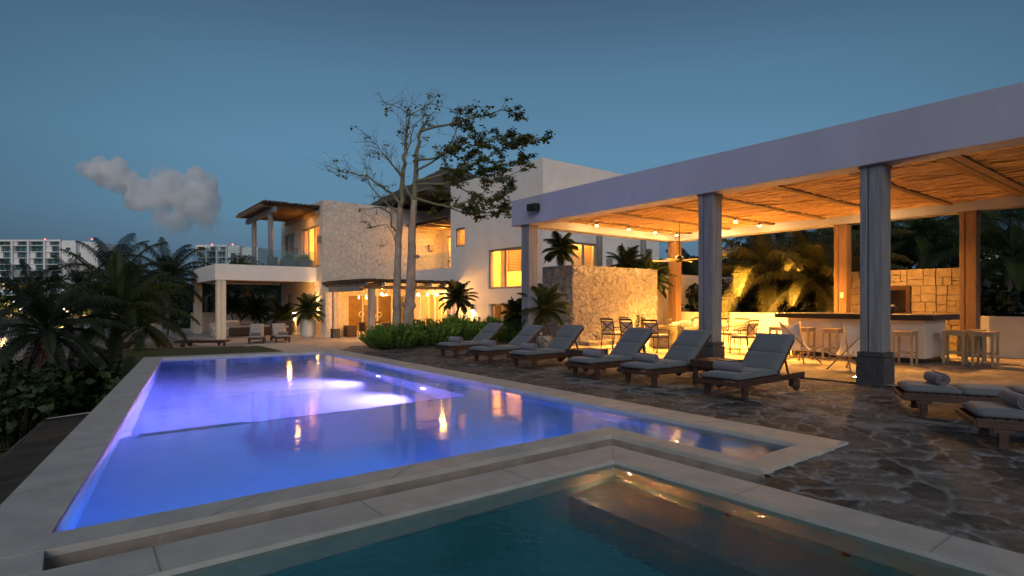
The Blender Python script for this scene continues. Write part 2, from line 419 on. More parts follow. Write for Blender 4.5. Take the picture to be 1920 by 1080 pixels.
def ground_mat():
    m, t = newmat('garden_ground'); v = coords(t)
    n = nd(t, 'ShaderNodeTexNoise', Scale=.16, Detail=7, Roughness=.65); t.links.new(v, n.inputs['Vector'])
    n2 = nd(t, 'ShaderNodeTexNoise', Scale=2.2, Detail=7, Roughness=.7); t.links.new(v, n2.inputs['Vector'])
    mxa = nd(t, 'ShaderNodeMix'); mxa.inputs['Factor'].default_value = .3
    t.links.new(n.outputs['Fac'], mxa.inputs['A']); t.links.new(n2.outputs['Fac'], mxa.inputs['B'])
    col = ramp(t, mxa.outputs['Result'], [(.40, (.03,.04,.016)), (.5, (.06,.055,.035)), (.56, (.26,.245,.21)), (.7, (.36,.34,.3))])
    p = nd(t, 'ShaderNodeBsdfPrincipled', Roughness=.95); t.links.new(col, p.inputs['Base Color'])
    b = nd(t, 'ShaderNodeBump', Strength=.6, Distance=.06); t.links.new(n2.outputs['Fac'], b.inputs['Height']); t.links.new(b.outputs[0], p.inputs['Normal'])
    out(t, p.outputs[0])
ground_mat()
struct(me.build('terrain', 'garden_ground'))
sea = MB(); sea.quad((-900, 30, -5.0), (25, 30, -5.0), (60, 245, -5.0), (-900, 245, -5.0)); struct(sea.build('lagoon_water', 'sea_water'))

# pool outline (inner edge of the coping) and the outer edge of the coping
PI_ = [(-.12, 4.45), (4.79, 4.45), (4.79, 2.75), (5.68, 2.75), (5.68, 16.25), (1.72, 16.75)]
PO_ = [(-.58, 4.17), (4.54, 4.17), (4.54, 2.48), (6.17, 2.48), (6.25, 16.85), (1.40, 17.40)]
def ring(mb, inner, outer, z0, z1):
    n = len(inner)
    for i in range(n):
        j = (i+1) % n
        a, b, c, d = inner[i], inner[j], outer[j], outer[i]
        mb.prism([d, c, b, a], z0, z1)
rg = MB(); ring(rg, PI_, PO_, -.34, 0.0)
cop = fixn(rg.build('pool_coping', 'coping'))
# slab joints across the coping are real 4 mm slots: short dark strips let into its top
def joint_strips(name, segs, parent):
    for a, b in segs:
        mb = MB(); mb.bar(Vector((*a, .0015)), Vector((*b, .0015)), .004, .003); mb.build(name, 'coping_side', parent)
pool = thing('swimming_pool', 'large rectangular swimming pool of glowing violet water with pale stone rim', 'pool')
cop.parent = pool
js = []
def lerp2(a, b, t): return (a[0]+(b[0]-a[0])*t, a[1]+(b[1]-a[1])*t)
for i, n in ((4, 3), (5, 10), (3, 11), (0, 4)):
    a, b, c, d = PI_[i], PI_[(i+1) % 6], PO_[(i+1) % 6], PO_[i]
    for k in range(1, n): js.append((lerp2(a, b, k/n), lerp2(d, c, k/n)))
joint_strips('coping_joint', js, pool)
# outside of the basin: the wall that stands over the garden on the open side
ow = MB(); n = 6
shell_o = [lerp2(PI_[i], PO_[i], .98) for i in range(n)]
for i in (5,):
    a, b = shell_o[i], shell_o[(i+1) % n]
    ow.prism([a, b, (b[0]+.06, b[1]), (a[0]+.06, a[1])], -3.2, -.335)
ow.build('outer_wall', 'coping_side', pool)
# basin: shelf floor, sunken part with its walls, inner walls
WZ = -.042; SH = -.66; DP = -1.6
def lft(y): return -.12 + (y-4.45)*(1.72+.12)/(16.75-4.45)     # x of the skewed open side
YE, XE = 8.0, 5.2
bs = MB()
for i in range(6):
    a, b = PI_[i], PI_[(i+1) % 6]
    zb = DP if i in (4, 5) else SH
    bs.quad((a[0], a[1], -.335), (b[0], b[1], -.335), (b[0], b[1], zb), (a[0], a[1], zb))
yf = lambda x: 16.25 + (5.68-x)*(.5/3.96)
bs.quad((lft(4.45), 4.45, SH), (4.79, 4.45, SH), (4.79, YE, SH), (lft(YE), YE, SH))
bs.quad((4.79, 2.75, SH), (5.68, 2.75, SH), (5.68, YE, SH), (4.79, YE, SH))
bs.quad((XE, YE, SH), (5.68, YE, SH), (5.68, 16.25, SH), (XE, yf(XE), SH))
bs.quad((lft(YE), YE, DP), (XE, YE, DP), (XE, yf(XE), DP), (1.72, 16.75, DP))
bs.quad((lft(YE), YE, SH), (XE, YE, SH), (XE, YE, DP), (lft(YE), YE, DP))
bs.quad((XE, YE, SH), (XE, yf(XE), SH), (XE, yf(XE), DP), (XE, YE, DP))
bs.build('basin', 'pool_plaster', pool)
tl = MB()
for i in range(6):
    a, b = Vector((*PI_[i], 0)), Vector((*PI_[(i+1) % 6], 0)); d = (b-a).normalized(); nrm = Vector((-d.y, d.x, 0))*.004
    tl.quad((*(a+nrm).xy, -.012), (*(b+nrm).xy, -.012), (*(b+nrm).xy, -.15), (*(a+nrm).xy, -.15))
tl.build('waterline_tile', 'coping', pool)
st = MB()
st.box((lft(YE)+.15, YE-.03, SH+.003), (XE, YE+.004, SH+.012)); 
st.build('edge_strip', 'step_edge', pool)
for k in range(1, 4):                                              # treads going down into the sunken part
    s_ = MB(); z = SH - .24*k
    s_.box((lft(YE)+.02, YE+.30*(k-1), DP), (lft(YE)+1.55, YE+.30*k, z))
    t_ = s_.build('step', 'pool_plaster', pool)
    e_ = MB(); e_.box((lft(YE)+.25, YE+.30*k-.035, z+.003), (lft(YE)+1.5, YE+.30*k+.004, z+.011)); e_.build('step_nosing', 'step_edge', t_)
wm = MB(); 
pw = [(p[0], p[1]) for p in PI_]
wm.add([(x, y, WZ) for x, y in pw], [(0,1,2,3,4,5)])
# split the concave outline
wm = MB()
wm.add([(PI_[0][0], 4.45, WZ), (4.79, 4.45, WZ), (5.68, 4.45, WZ), (5.68, 16.25, WZ), (1.72, 16.75, WZ)], [(0,1,2,3,4)])
wm.add([(4.79, 2.75, WZ), (5.68, 2.75, WZ), (5.68, 4.45, WZ), (4.79, 4.45, WZ)], [(0,1,2,3)])
tag((wm.build('pool_surface', 'pool_water')), 'still violet blue water filling the swimming pool', 'water', kind='structure')
VIO = (.60, .30, 1.0)
for i, (yy, e) in enumerate(((9.5, 95), (11.5, 95), (14.3, 45))):
    if i < 2:
        t = thing('pool_lamp', ('round lamp glowing in the sunken pool wall, nearer the step edge', 'round lamp glowing in the sunken pool wall, farther toward the house')[i], 'pool lamp', (XE, yy, -1.03), group='lamps in the pool wall')
        l = MB(); l.lathe((0,0,0), [(.0,-.02),(.12,-.02),(.12,0),(.085,.012),(.0,.014)], 16, Matrix.Rotation(R(-90), 3, 'Y')); l.build('housing', 'frame_metal', t)
        l = MB(); l.lathe((-.013,0,0), [(.0,0),(.08,0),(.06,.02),(.0,.026)], 16, Matrix.Rotation(R(-90), 3, 'Y')); l.build('lens', 'pool_lens', t)
        lamp('SPOT', (-.07, 0, 0), e, VIO, .06, 'pool_light', t, spot=128, aim=(-1, 0, -.02), blend=1)
BLU = (.03, .22, 1.0)
for i, (x, e) in enumerate(((.7, 2.4), (2.4, 2.4), (4.1, 2.4))):          # unseen lamps added in the near wall to light the shelf blue
    t = thing('added_shelf_lamp', ('added unseen blue lamp in the near pool wall by the corner of the open side', 'added unseen blue lamp in the middle of the near pool wall', 'added unseen blue lamp in the near pool wall by the narrow arm')[i], 'pool lamp', (x, 4.455, -.36), group='added unseen lamps in the near pool wall')
    l = MB(); l.lathe((0,0,0), [(.0,0),(.07,0),(.05,.015),(.0,.018)], 14, Matrix.Rotation(R(-90), 3, 'X')); l.build('lens', 'pool_lens', t)
    lamp('SPOT', (0, .05, 0), e, BLU, .05, 'pool_light', t, spot=170, aim=(0, 1, -.02), blend=.4)

# raised spa in front, a gap between its rim and the pool
spa = thing('spa_pool', 'dark teal spa pool with wide stone rim in front of the swimming pool', 'spa')
SX0, SX1, SY0, SY1 = -1.6, 3.81, -3.0, 3.47
OX1, OY1 = 4.2, 3.86
r_ = MB(); ring(r_, [(SX0, SY0), (SX1, SY0), (SX1, SY1), (SX0, SY1)], [(SX0-.4, SY0-.4), (OX1, SY0-.4), (OX1, OY1), (SX0-.4, OY1)], -.36, -.004)
fixn(r_.build('rim', 'coping', spa))
joint_strips('rim_joint', [((x, SY1), (x, OY1)) for x in (-.9, .35, 1.6, 2.85)] + [((SX1, y), (OX1, y)) for y in (2.3, 1.1, -.1, -1.3)] + [((SX1, SY1), (OX1, OY1))], spa)
b_ = MB()
b_.box((SX0-.05, SY0-.05, -1.15), (SX1+.05, SY1+.05, -1.1))
b_.quad((SX0, SY1, -1.1), (SX1, SY1, -1.1), (SX1, SY1, -.35), (SX0, SY1, -.35))
b_.quad((SX1, SY1, -1.1), (SX1, SY0, -1.1), (SX1, SY0, -.35), (SX1, SY1, -.35))
b_.quad((SX0, SY0, -1.1), (SX0, SY1, -1.1), (SX0, SY1, -.35), (SX0, SY0, -.35))
b_.quad((SX1, SY0, -1.1), (SX0, SY0, -1.1), (SX0, SY0, -.35), (SX1, SY0, -.35))
b_.build('basin', 'spa_plaster', spa)
b_ = MB(); b_.box((SX1-.55, SY0+.01, -1.09), (SX1-.003, SY1-.003, -.52)); b_.build('bench', 'spa_bench', spa)
for y in (2.35, 1.55, .75, -.1):
    j_ = MB(); j_.lathe((SX1-.004, y, -.40), [(0,0),(.036,0),(.03,.008),(.018,.012),(0,.006)], 14, Matrix.Rotation(R(-90), 3, 'Y')); j_.build('jet', 'dark_counter', spa)
w_ = MB(); w_.quad((SX0, SY0, -.036), (SX1, SY0, -.036), (SX1, SY1, -.036), (SX0, SY1, -.036)); tag(w_.build('spa_surface', 'spa_water'), 'dark teal rippled water filling the spa', 'water', kind='structure')
# channel between spa and pool, and the slab that closes it on the open side
ch = MB(); ch.box((-.14, 3.86, -.4), (4.54, 4.17, -.33)); ch.box((4.2, 2.48, -.4), (4.54, 3.86, -.33)); struct(ch.build('gutter_floor', 'coping_side'))
fc = MB()
fc.box((-.14, 4.155, -.33), (4.54, 4.168, -.045)); fc.box((4.528, 2.3, -.33), (4.54, 4.155, -.045))
fc.box((4.19, 2.3, -.34), (4.199, 3.86, -.03)); 
struct(fc.build('gutter_side', 'coping_side'))
pl = MB(); pl.prism([(-2.2, 3.862), (-.14, 3.862), (-.14, 4.168), (-.56, 4.168), (-.9, 4.168), (-2.2, 4.168)], -.36, -.002); struct(pl.build('end_slab', 'coping'))

# flagstone deck: irregular stones with sunk joints, modelled in relief
import numpy as np
def stone_field(X, Y, cell, seed):
    """for every point: distance to the joint, a number for its stone, warped like hand-laid stone"""
    rg = np.random.RandomState(seed); x0, y0 = X.min()-2, Y.min()-2
    nx_, ny_ = int((X.max()-x0)/cell)+5, int((Y.max()-y0)/cell)+5
    jx, jy, tone = rg.rand(nx_, ny_), rg.rand(nx_, ny_), rg.rand(nx_, ny_); wt = rg.rand(nx_, ny_)*.16
    tx_, ty_ = rg.rand(nx_, ny_)-.5, rg.rand(nx_, ny_)-.5
    wx = X + .05*np.sin(Y*7.1+1.3*np.sin(X*4.7)) + .022*np.sin(Y*23+X*9) + .011*np.sin(Y*57-X*31)
    wy = Y + .05*np.sin(X*6.3+1.7*np.sin(Y*5.2)) + .022*np.sin(X*21-Y*11) + .011*np.sin(X*61+Y*27)
    gx_ = (wx-x0)/cell; gy_ = (wy-y0)/cell; ix, iy = gx_.astype(int), gy_.astype(int)
    f1 = np.full(X.shape, 9.); f2 = np.full(X.shape, 9.); tn = np.zeros(X.shape); tilt = np.zeros(X.shape)
    for dx in (-2, -1, 0, 1, 2):
        for dy in (-2, -1, 0, 1, 2):
            a, b = np.clip(ix+dx, 0, nx_-1), np.clip(iy+dy, 0, ny_-1)
            ddx, ddy = gx_-a-jx[a, b], gy_-b-jy[a, b]
            d = np.sqrt(ddx**2+ddy**2) - wt[a, b]
            new = d < f1; f2 = np.where(new, f1, np.minimum(f2, d)); f1 = np.where(new, d, f1)
            tn = np.where(new, tone[a, b], tn); tilt = np.where(new, ddx*tx_[a, b]+ddy*ty_[a, b], tilt)
    return (f2-f1)*cell*.5, tn, tilt
def vnoise(X, Y, f, seed):
    rg = np.random.RandomState(seed); G = rg.rand(256, 256); x, y = X*f, Y*f
    ix, iy = np.floor(x).astype(int), np.floor(y).astype(int); u, v = x-ix, y-iy; u = u*u*(3-2*u); v = v*v*(3-2*v)
    g = lambda a, b: G[a % 256, b % 256]
    return (g(ix, iy)*(1-u)+g(ix+1, iy)*u)*(1-v) + (g(ix, iy+1)*(1-u)+g(ix+1, iy+1)*u)*v
def relief_floor(name, mat, xs, ys, keep, cell, seed, zoff, joint=.022, depth=.02):
    X, Y = np.meshgrid(xs, ys); e, tn, tilt = stone_field(X, Y, cell, seed)
    wob = .55 + .9*vnoise(X, Y, 2.3, seed+3)
    m = np.clip(e/(joint*wob), 0, 1); m = m*m*(3-2*m)
    rough = vnoise(X, Y, 9, seed+5)*.5 + vnoise(X, Y, 21, seed+6)*.3 + vnoise(X, Y, 44, seed+7)*.2
    Z = zoff - depth*(1-m) + m*(.016*tilt + .006*(tn-.6) + .014*(rough-.6))
    smear = np.clip((vnoise(X, Y, 1.1, seed+9)*.6+vnoise(X, Y, 3.7, seed+10)*.4-.62)*7, 0, 1)*.7
    stone = m*(1-smear*(rough > .42))
    n, k = len(xs), len(ys)
    co = np.stack([X, Y, Z], -1).reshape(-1, 3)
    q = (np.arange(k-1)[:, None]*n + np.arange(n-1)[None, :])
    xc, yc = (xs[:-1]+xs[1:])/2, (ys[:-1]+ys[1:])/2; KX, KY = np.meshgrid(xc, yc)
    q = q[keep(KX, KY)]
    F_ = np.stack([q, q+1, q+n+1, q+n], -1)
    used_ = np.zeros(n*k, bool); used_[F_.ravel()] = True; remap = np.cumsum(used_)-1
    me = bpy.data.meshes.new(name); co = co[used_]; F_ = remap[F_]
    me.vertices.add(len(co)); me.vertices.foreach_set('co', co.ravel().astype(np.float32))
    me.loops.add(F_.size); me.loops.foreach_set('vertex_index', F_.ravel().astype(np.int32))
    me.polygons.add(len(F_)); me.polygons.foreach_set('loop_start', (np.arange(len(F_))*4).astype(np.int32))
    me.update(calc_edges=True)
    for nm, arr in (('stone', stone), ('tone', tn)):
        a = me.attributes.new(nm, 'FLOAT', 'POINT'); a.data.foreach_set('value', arr.reshape(-1)[used_].astype(np.float32))
    me.polygons.foreach_set('use_smooth', np.ones(len(F_), bool)); me.materials.append(M_[mat]); me.validate()
    o = bpy.data.objects.new(name, me); C.objects.link(o); return struct(o)
def laid_stone(name, hi, lo, joint):
    m, t = newmat(name); v = coords(t)
    a1 = nd(t, 'ShaderNodeAttribute', attribute_name='stone'); a2 = nd(t, 'ShaderNodeAttribute', attribute_name='tone')
    n1 = nd(t, 'ShaderNodeTexNoise', Scale=3.1, Detail=10, Roughness=.72); n2 = nd(t, 'ShaderNodeTexNoise', Scale=19, Detail=8, Roughness=.75)
    for n_ in (n1, n2): t.links.new(v, n_.inputs['Vector'])
    k1 = nd(t, 'ShaderNodeMath', operation='MULTIPLY_ADD'); t.links.new(a2.outputs['Fac'], k1.inputs[0]); k1.inputs[1].default_value = .22; k1.inputs[2].default_value = -.11
    k2 = nd(t, 'ShaderNodeMath', operation='MULTIPLY_ADD'); t.links.new(n2.outputs['Fac'], k2.inputs[0]); k2.inputs[1].default_value = .45; t.links.new(k1.outputs[0], k2.inputs[2])
    k3 = nd(t, 'ShaderNodeMath', operation='MULTIPLY_ADD'); t.links.new(n1.outputs['Fac'], k3.inputs[0]); k3.inputs[1].default_value = .55; t.links.new(k2.outputs[0], k3.inputs[2])
    col = ramp(t, k3.outputs[0], [(.36, lo), (.5, tuple(x*.6+y*.4 for x, y in zip(lo, hi))), (.68, hi)])
    jr = ramp(t, n2.outputs['Fac'], [(.35, tuple(x*.6 for x in joint)), (.65, joint)])
    mx = nd(t, 'ShaderNodeMix', data_type='RGBA'); t.links.new(a1.outputs['Fac'], mx.inputs['Factor']); t.links.new(jr, mx.inputs['A']); t.links.new(col, mx.inputs['B'])
    p = nd(t, 'ShaderNodeBsdfPrincipled', Roughness=.72); p.inputs['Specular IOR Level'].default_value = .3; t.links.new(mx.outputs['Result'], p.inputs['Base Color'])
    b = nd(t, 'ShaderNodeBump', Strength=.7, Distance=.012); t.links.new(n2.outputs['Fac'], b.inputs['Height']); t.links.new(b.outputs[0], p.inputs['Normal'])
    out(t, p.outputs[0])
laid_stone('laid_flagstone', (.165,.147,.13), (.034,.030,.027), (.34,.335,.33))
laid_stone('laid_flagstone_lamplit', (.42,.36,.28), (.17,.14,.105), (.2,.17,.135))  # same stone as the deck, lamplight brightness put into its colour
ys = np.concatenate([np.arange(-2, 5.5, .022), np.arange(5.5, 17.02, .045)])
relief_floor('flagstone_deck', 'laid_flagstone', np.arange(4.215, 11.2, .024), ys,
             lambda x, y: ~((x < 6.0) & (y > 2.5)) & ~((x < 4.53) & (y > 2.40)) & ~((x > 10.9) & (y < 13.54)), .33, 5, -.024, .022)
relief_floor('pavilion_floor', 'laid_flagstone_lamplit', np.arange(10.9, 18.95, .045), np.arange(-2.6, 14.4, .045), lambda x, y: x > 0, .5, 8, .004, .02, .012)
dk = MB()
dk.prism([(6.18, -12), (40, -12), (40, 13.55), (16.3, 13.55), (16.3, 18.6), (7.4, 18.6), (6.26, 16.86)], -.3, -.06)
dk.prism([(4.203, -12), (6.18, -12), (6.18, 2.475), (4.545, 2.475), (4.545, 2.30), (4.203, 2.42)], -.3, -.06)
struct(dk.build('deck_bed', 'flagstone'))
pt = MB(); pt.prism([(7.5, 18.62), (17, 18.62), (17, 24.6), (7.5, 24.6)], ZH-.25, ZH); pt.prism([(4.4, 24.6), (17, 24.6), (17, 48), (4.4, 48)], ZH-.25, ZH); struct(pt.build('house_patio', 'patio_paving'))
pt = MB(); pt.prism([(7.5, 15.9), (12.9, 15.9), (12.9, 18.58), (7.9, 18.58)], -.02, .02); struct(pt.build('garden_bed', 'soil'))
pt = MB(); pt.prism([(5.2, 17.2), (6.26, 17.2), (7.35, 18.64), (7.48, 24.59), (5.6, 24.59)], ZH-.25, -.26); pt.prism([(5.0, 21.4), (7.46, 21.4), (7.46, 24.8), (5.0, 24.8)], ZH-.2, -.36); struct(pt.build('entrance_step', 'coping'))
pt = MB(); pt.prism([(1.3, 17.42), (5.19, 17.2), (5.19, 21.5), (1.3, 22.2)], ZH-.25, -.12); struct(pt.build('lawn_strip', 'grass_mat'))
pt = MB(); pt.prism([(.6, 22.3), (4.98, 21.6), (4.98, 23.2), (.6, 24.0)], ZH-.25, -.2); tag(pt.build('garden_wall', 'dry_stone'), 'low dry stone kerb wall between the lawn strip and the patio', 'wall')
pt = MB(); pt.prism([(-2.5, 24.1), (4.38, 23.3), (4.38, 52), (-2.5, 52)], ZH-.3, ZH-.06); struct(pt.build('side_terrace', 'dry_stone'))

# ------------------------------------------------------------------ pavilion
pav = thing('pavilion', 'long open pavilion with white fascia, reed ceiling and timber columns', 'pavilion')
PX0, PX1, PY0, PY1, ZB, ZT = 10.8, 18.85, -2.6, 14.1, 3.78, 4.58
bw = .5
f = MB(); f.box((PX0, PY0, ZB), (PX0+bw, PY1, ZT)); f.build('fascia_beam', 'fascia', pav, bevel=.008)
f = MB(); f.box((PX1-bw, PY0, ZB), (PX1, PY1, ZT)); f.build('fascia_beam', 'fascia', pav, bevel=.008)
f = MB(); f.box((PX0+bw+.002, PY1-bw, ZB), (PX1-bw-.002, PY1-.003, ZT)); f.build('fascia_beam', 'fascia', pav, bevel=.008)
f = MB(); f.box((PX0+bw+.002, PY0+.003, ZB), (PX1-bw-.002, PY0+bw, ZT)); f.build('fascia_beam', 'fascia', pav, bevel=.008)
f = MB(); f.box((PX0+bw-.02, PY0+.1, 4.2), (PX1-bw+.02, PY1-.1, 4.5)); f.build('roof_slab', 'fascia', pav)
rng = random.Random(4)
rd = MB()
x = PX0+bw+.03
while x < PX1-bw-.03:
    y = PY0+bw+.02 + rng.uniform(0, 1.2)
    r = rng.uniform(.012, .024)
    y = PY0+bw
    while y < PY1-bw-.1:
        L = rng.uniform(1.4, 3.4); y1 = min(y+L, PY1-bw-.02)
        n = max(3, int((y1-y)/.5)+2); zz = 4.09 - rng.uniform(0, .06); ph = rng.uniform(0, 6)
        sk = rng.uniform(-.02, .02)
        pts = [(x + sk*k + .02*math.sin(ph+k*1.7), y+(y1-y)*k/(n-1), zz + .02*math.sin(ph*2+k*1.3)) for k in range(n)]
        rd.tube(pts, r, 5, cap=False)
        y = y1 - rng.uniform(.02, .15)
    x += r*2.25
rd.build('reed_ceiling', 'reed', pav)
f = MB(); f.box((PX0+bw+.003, PY0+bw+.003, 4.125), (PX1-bw-.003, PY1-bw-.003, 4.16)); f.build('ceiling_board', 'reed_dark', pav)
BAT = [12.9, 11.3, 9.7, 8.1, 6.5, 4.9, 3.3, 1.7, .1, -1.4]
for i, y in enumerate(BAT):
    b = MB(); wid = .05 if i not in (6,) else .16
    b.box((PX0+bw, y-wid-.02, 3.985), (PX1-bw, y-.012, 4.045)); b.box((PX0+bw, y+.012, 3.985), (PX1-bw, y+wid+.02, 4.045))
    b.build('batten', 'warm_timber', pav)
def column(x, y):
    wood = 'grey_timber' if x < 15 else 'brown_timber'
    c = MB(); h0 = .55
    c.box((x-.175, y-.18, h0), (x+.175, y+.045, ZB-.03)); c.box((x-.175, y+.063, h0), (x+.175, y+.18, ZB-.03)); 
    o = c.build('column', wood, pav, bevel=.01)
    c = MB(); c.box((x-.158, y-.155, h0-.01), (x+.158, y+.155, ZB)); c.build('core', 'reed_dark', o)
    c = MB(); c.box((x-.225, y-.225, -.03), (x+.225, y+.225, h0-.09)); c.box((x-.215, y-.215, h0-.085), (x+.215, y+.215, h0)); c.build('plinth', 'plinth_stone', o, bevel=.012)
    c = MB(); c.box((x-.195, y-.2, ZB-.03), (x+.195, y+.2, ZB-.003)); c.build('cap', wood, o)
for (x, y) in ((11.08, 13.55), (11.08, 7.28), (11.08, 4.02), (11.08, -2.2), (18.5, 13.7), (18.5, 7.6), (18.5, 4.5), (18.5, -2.2)): column(x, y)
b = MB(); b.box((18.312, 7.50, 1.55), (18.324, 7.60, 1.72)); b.build('switch', 'china', pav, bevel=.004)

def spot_lamp(x, y, z, label, e, aim=(0,0,-1), cone=130, grp='ceiling spot lamps under the reed ceiling', name='ceiling_spotlight'):
    t = thing(name, label, 'ceiling lamp', (x, y, z), group=grp)
    c = MB(); c.lathe((0,0,0), [(.0,.09),(.036,.09),(.036,0),(.03,0),(.03,.02),(0,.02)], 14); c.build('can', 'dark_metal', t)
    c = MB(); c.lathe((0,0,0), [(0,-.016),(.018,-.012),(.028,.006),(.028,.018),(0,.018)], 12); c.build('bulb', 'bulb_small', t)
    if e: lamp('SPOT', (0, 0, -.03), e, WARM, .03, 'spot_light', t, spot=cone, aim=aim, blend=.8)
    return t
sp = [(13.35, 12.9, 'first and nearest ceiling spot of the far row above the dining table'), (14.9, 12.9, 'second ceiling spot from the pool side in the far row'),
      (16.35, 12.95, 'third ceiling spot from the pool side in the far row'), (17.6, 12.95, 'fourth ceiling spot of the far row, closest to the back corner column'),
      (17.8, 11.35, 'ceiling spot nearest the back beam, behind the middle column'), (16.1, 9.7, 'ceiling spot right of the middle column, the nearer of two on a batten'),
      (17.6, 9.75, 'ceiling spot right of the middle column, the farther of two on a batten')]
for x, y, l in sp: spot_lamp(x, y, 3.90, l, 150, (0, -.55, -1) if y > 12 else (-.08, -.1, -1), 84 if y > 12 else 122)
spot_lamp(17.6, 6.5, 3.90, 'added unseen ceiling spot above the bar, behind the nearest column', 50, (-.3, -.2, -1), 130)  # extra spot added out of sight to warm the bar end

# low walls behind the pavilion, stone wall with oven niche
w = MB(); w.box((18.95, 7.82, -.02), (19.15, 14.6, 1.05)); tag(w.build('parapet_wall', 'plaster_warm', bevel=.01), 'low cream wall behind the dining table under the palm fronds', 'wall')
w = MB(); w.box((18.95, -6, -.02), (19.15, 4.7, 1.05)); tag(w.build('parapet_wall', 'plaster_warm', bevel=.01), 'low plain wall right of the bar and its last column', 'wall')
bw_ = thing('block_wall', 'wall of pale stone blocks behind the bar with a timber framed oven opening', 'wall', (18.9, 0, 0))
NY0, NY1, NZ0, NZ1 = 6.02, 6.78, 1.02, 1.78
rects = []
def split(y0, y1, z0, z1, rg):
    w_, h_ = y1-y0, z1-z0
    if (w_ < .62 and h_ < .36 and rg.random() < .8) or w_*h_ < .05: rects.append((y0, y1, z0, z1)); return
    if w_ > h_*1.25:
        k = y0 + w_*rg.uniform(.35, .65); split(y0, k, z0, z1, rg); split(k, y1, z0, z1, rg)
    else:
        k = z0 + h_*rg.uniform(.35, .65); split(y0, y1, z0, k, rg); split(y0, y1, k, z1, rg)
rg2 = random.Random(11)
for (a, b, c, d) in ((4.72, NY0, 0, 2.36), (NY1, 7.8, 0, 2.36), (NY0, NY1, 0, NZ0), (NY0, NY1, NZ1, 2.36)): split(a, b, c, d, rg2)
bl = MB()
for y0, y1, z0, z1 in rects:
    dx = rg2.uniform(0, .025); g = .007
    bl.box((-.05-dx, y0+g, z0+g), (.1, y1-g, z1-g))
bl.build('stone_facing', 'ashlar', bw_, bevel=.008)
bl = MB()
for (a, b, c, d) in ((4.74, NY0-.02, 0, 2.34), (NY1+.02, 7.78, 0, 2.34), (NY0-.02, NY1+.02, 0, NZ0-.02), (NY0-.02, NY1+.02, NZ1+.02, 2.34)): bl.box((-.035, a, c), (.3, b, d))
bl.box((.3, NY0-.1, NZ0-.1), (.36, NY1+.1, NZ1+.1))
bl.build('mortar_core', 'mortar', bw_)
fr = MB(); fr.box((-.1, NY0-.09, NZ1-.02), (.05, NY1+.09, NZ1+.12)); fr.box((-.1, NY0-.09, NZ0-.1), (.05, NY1+.09, NZ0)); fr.box((-.1, NY1-.02, NZ0), (.05, NY1+.09, NZ1-.02)); fr.box((-.1, NY0-.09, NZ0), (.05, NY0+.02, NZ1-.02))
fr.build('niche_frame', 'teak', bw_, bevel=.008)
fr = MB(); fr.box((-.13, NY1-.14, NZ0+.02), (-.09, NY1-.03, NZ1-.2)); fr.build('paddle', 'stool_wood', bw_, bevel=.006)

# bar counter
bar = thing('bar_counter', 'bar with pale panelled sides and thick dark counter top', 'bar')
b = MB(); b.box((15.35, 4.55, .12), (16.75, 7.7, 1.0)); b.build('panel', 'bar_panel', bar, bevel=.008)
b = MB(); b.box((15.42, 4.62, 0), (16.7, 7.63, .12)); b.build('skirting', 'dark_counter', bar)
b = MB(); b.box((15.12, 4.33, 1.0), (17.0, 7.95, 1.13)); b.build('counter_top', 'dark_counter', bar, bevel=.012)
b = MB(); b.box((16.76, 4.9, .72), (17.6, 7.6, .8)); b.box((16.78, 4.95, 0), (17.55, 7.55, .72)); b.build('back_shelf', 'dark_counter', bar, bevel=.008)
bo = thing('shell_bowl', 'dark wooden bowl heaped with pale seashells on the bar counter', 'bowl', (15.75, 5.45, 1.13))
b = MB(); b.lathe((0,0,0), [(.0,.0),(.1,.0),(.15,.06),(.2,.17),(.185,.17),(.13,.06),(0,.04)], 20); b.build('bowl', 'bowl_wood', bo)
b = MB(); rs = random.Random(3)
for k in range(22):
    a = rs.uniform(0, 6.3); rr = rs.uniform(0, .15); r0 = rs.uniform(.03, .05)
    b.lathe((rr*math.cos(a), rr*math.sin(a), .17+rs.uniform(-.01, .05)*(1-rr*4)), [(0,-r0),(r0*.8,-r0*.5),(r0,0),(r0*.7,r0*.6),(0,r0)], 7, Matrix.Rotation(rs.uniform(0,3), 3, 'X'))
b.build('shells', 'shell', bo)
sf = MB()
arms = []
for k in range(10):
    a = k*math.pi/5 + .3; rr = .12 if k % 2 == 0 else .045
    arms.append((0, rr*math.cos(a), rr*math.sin(a)))
sf.add([(-.02,0,0)] + arms + [(.012,0,0)], [(0, 1+k, 1+(k+1) % 10) for k in range(10)] + [(11, 1+(k+1) % 10, 1+k) for k in range(10)])
o = sf.build('starfish', 'china'); o.location = (15.5, 5.6, 1.225); o.rotation_euler = (0, R(-14), 0); tag(o, 'white starfish propped up against the shell bowl on the bar', 'starfish')

# bar stools: one built, the rest copies
def make_stool():
    t = thing('bar_stool', 'x', 'stool', group='wooden bar stools around the bar')
    s = MB(); s.box((-.2, -.2, .73), (.2, .2, .765)); s.build('seat', 'stool_wood', t, bevel=.006)
    for sx_ in (-1, 1):
        for sy_ in (-1, 1):
            l = MB(); l.box((sx_*.175-.022, sy_*.175-.022, 0), (sx_*.175+.022, sy_*.175+.022, .73)); l.build('leg', 'stool_wood', t, bevel=.004)
    for z0_, z1_, nm in ((.2, .235, 'rail'), (.66, .729, 'apron')):
        for q in (-1, 1):
            s = MB(); s.box((-.153, q*.175-.012, z0_), (.153, q*.175+.012, z1_)); s.build(nm, 'stool_wood', t)
            s = MB(); z2_ = .06 if nm == 'rail' else 0; s.box((q*.175-.011, -.153, z0_+z2_), (q*.175+.011, .153, z1_+z2_)); s.build(nm, 'stool_wood', t)
    return t
st0 = make_stool(); used = [0]
def at_x(u, X): p = gx(u, HZ, X); return p.y
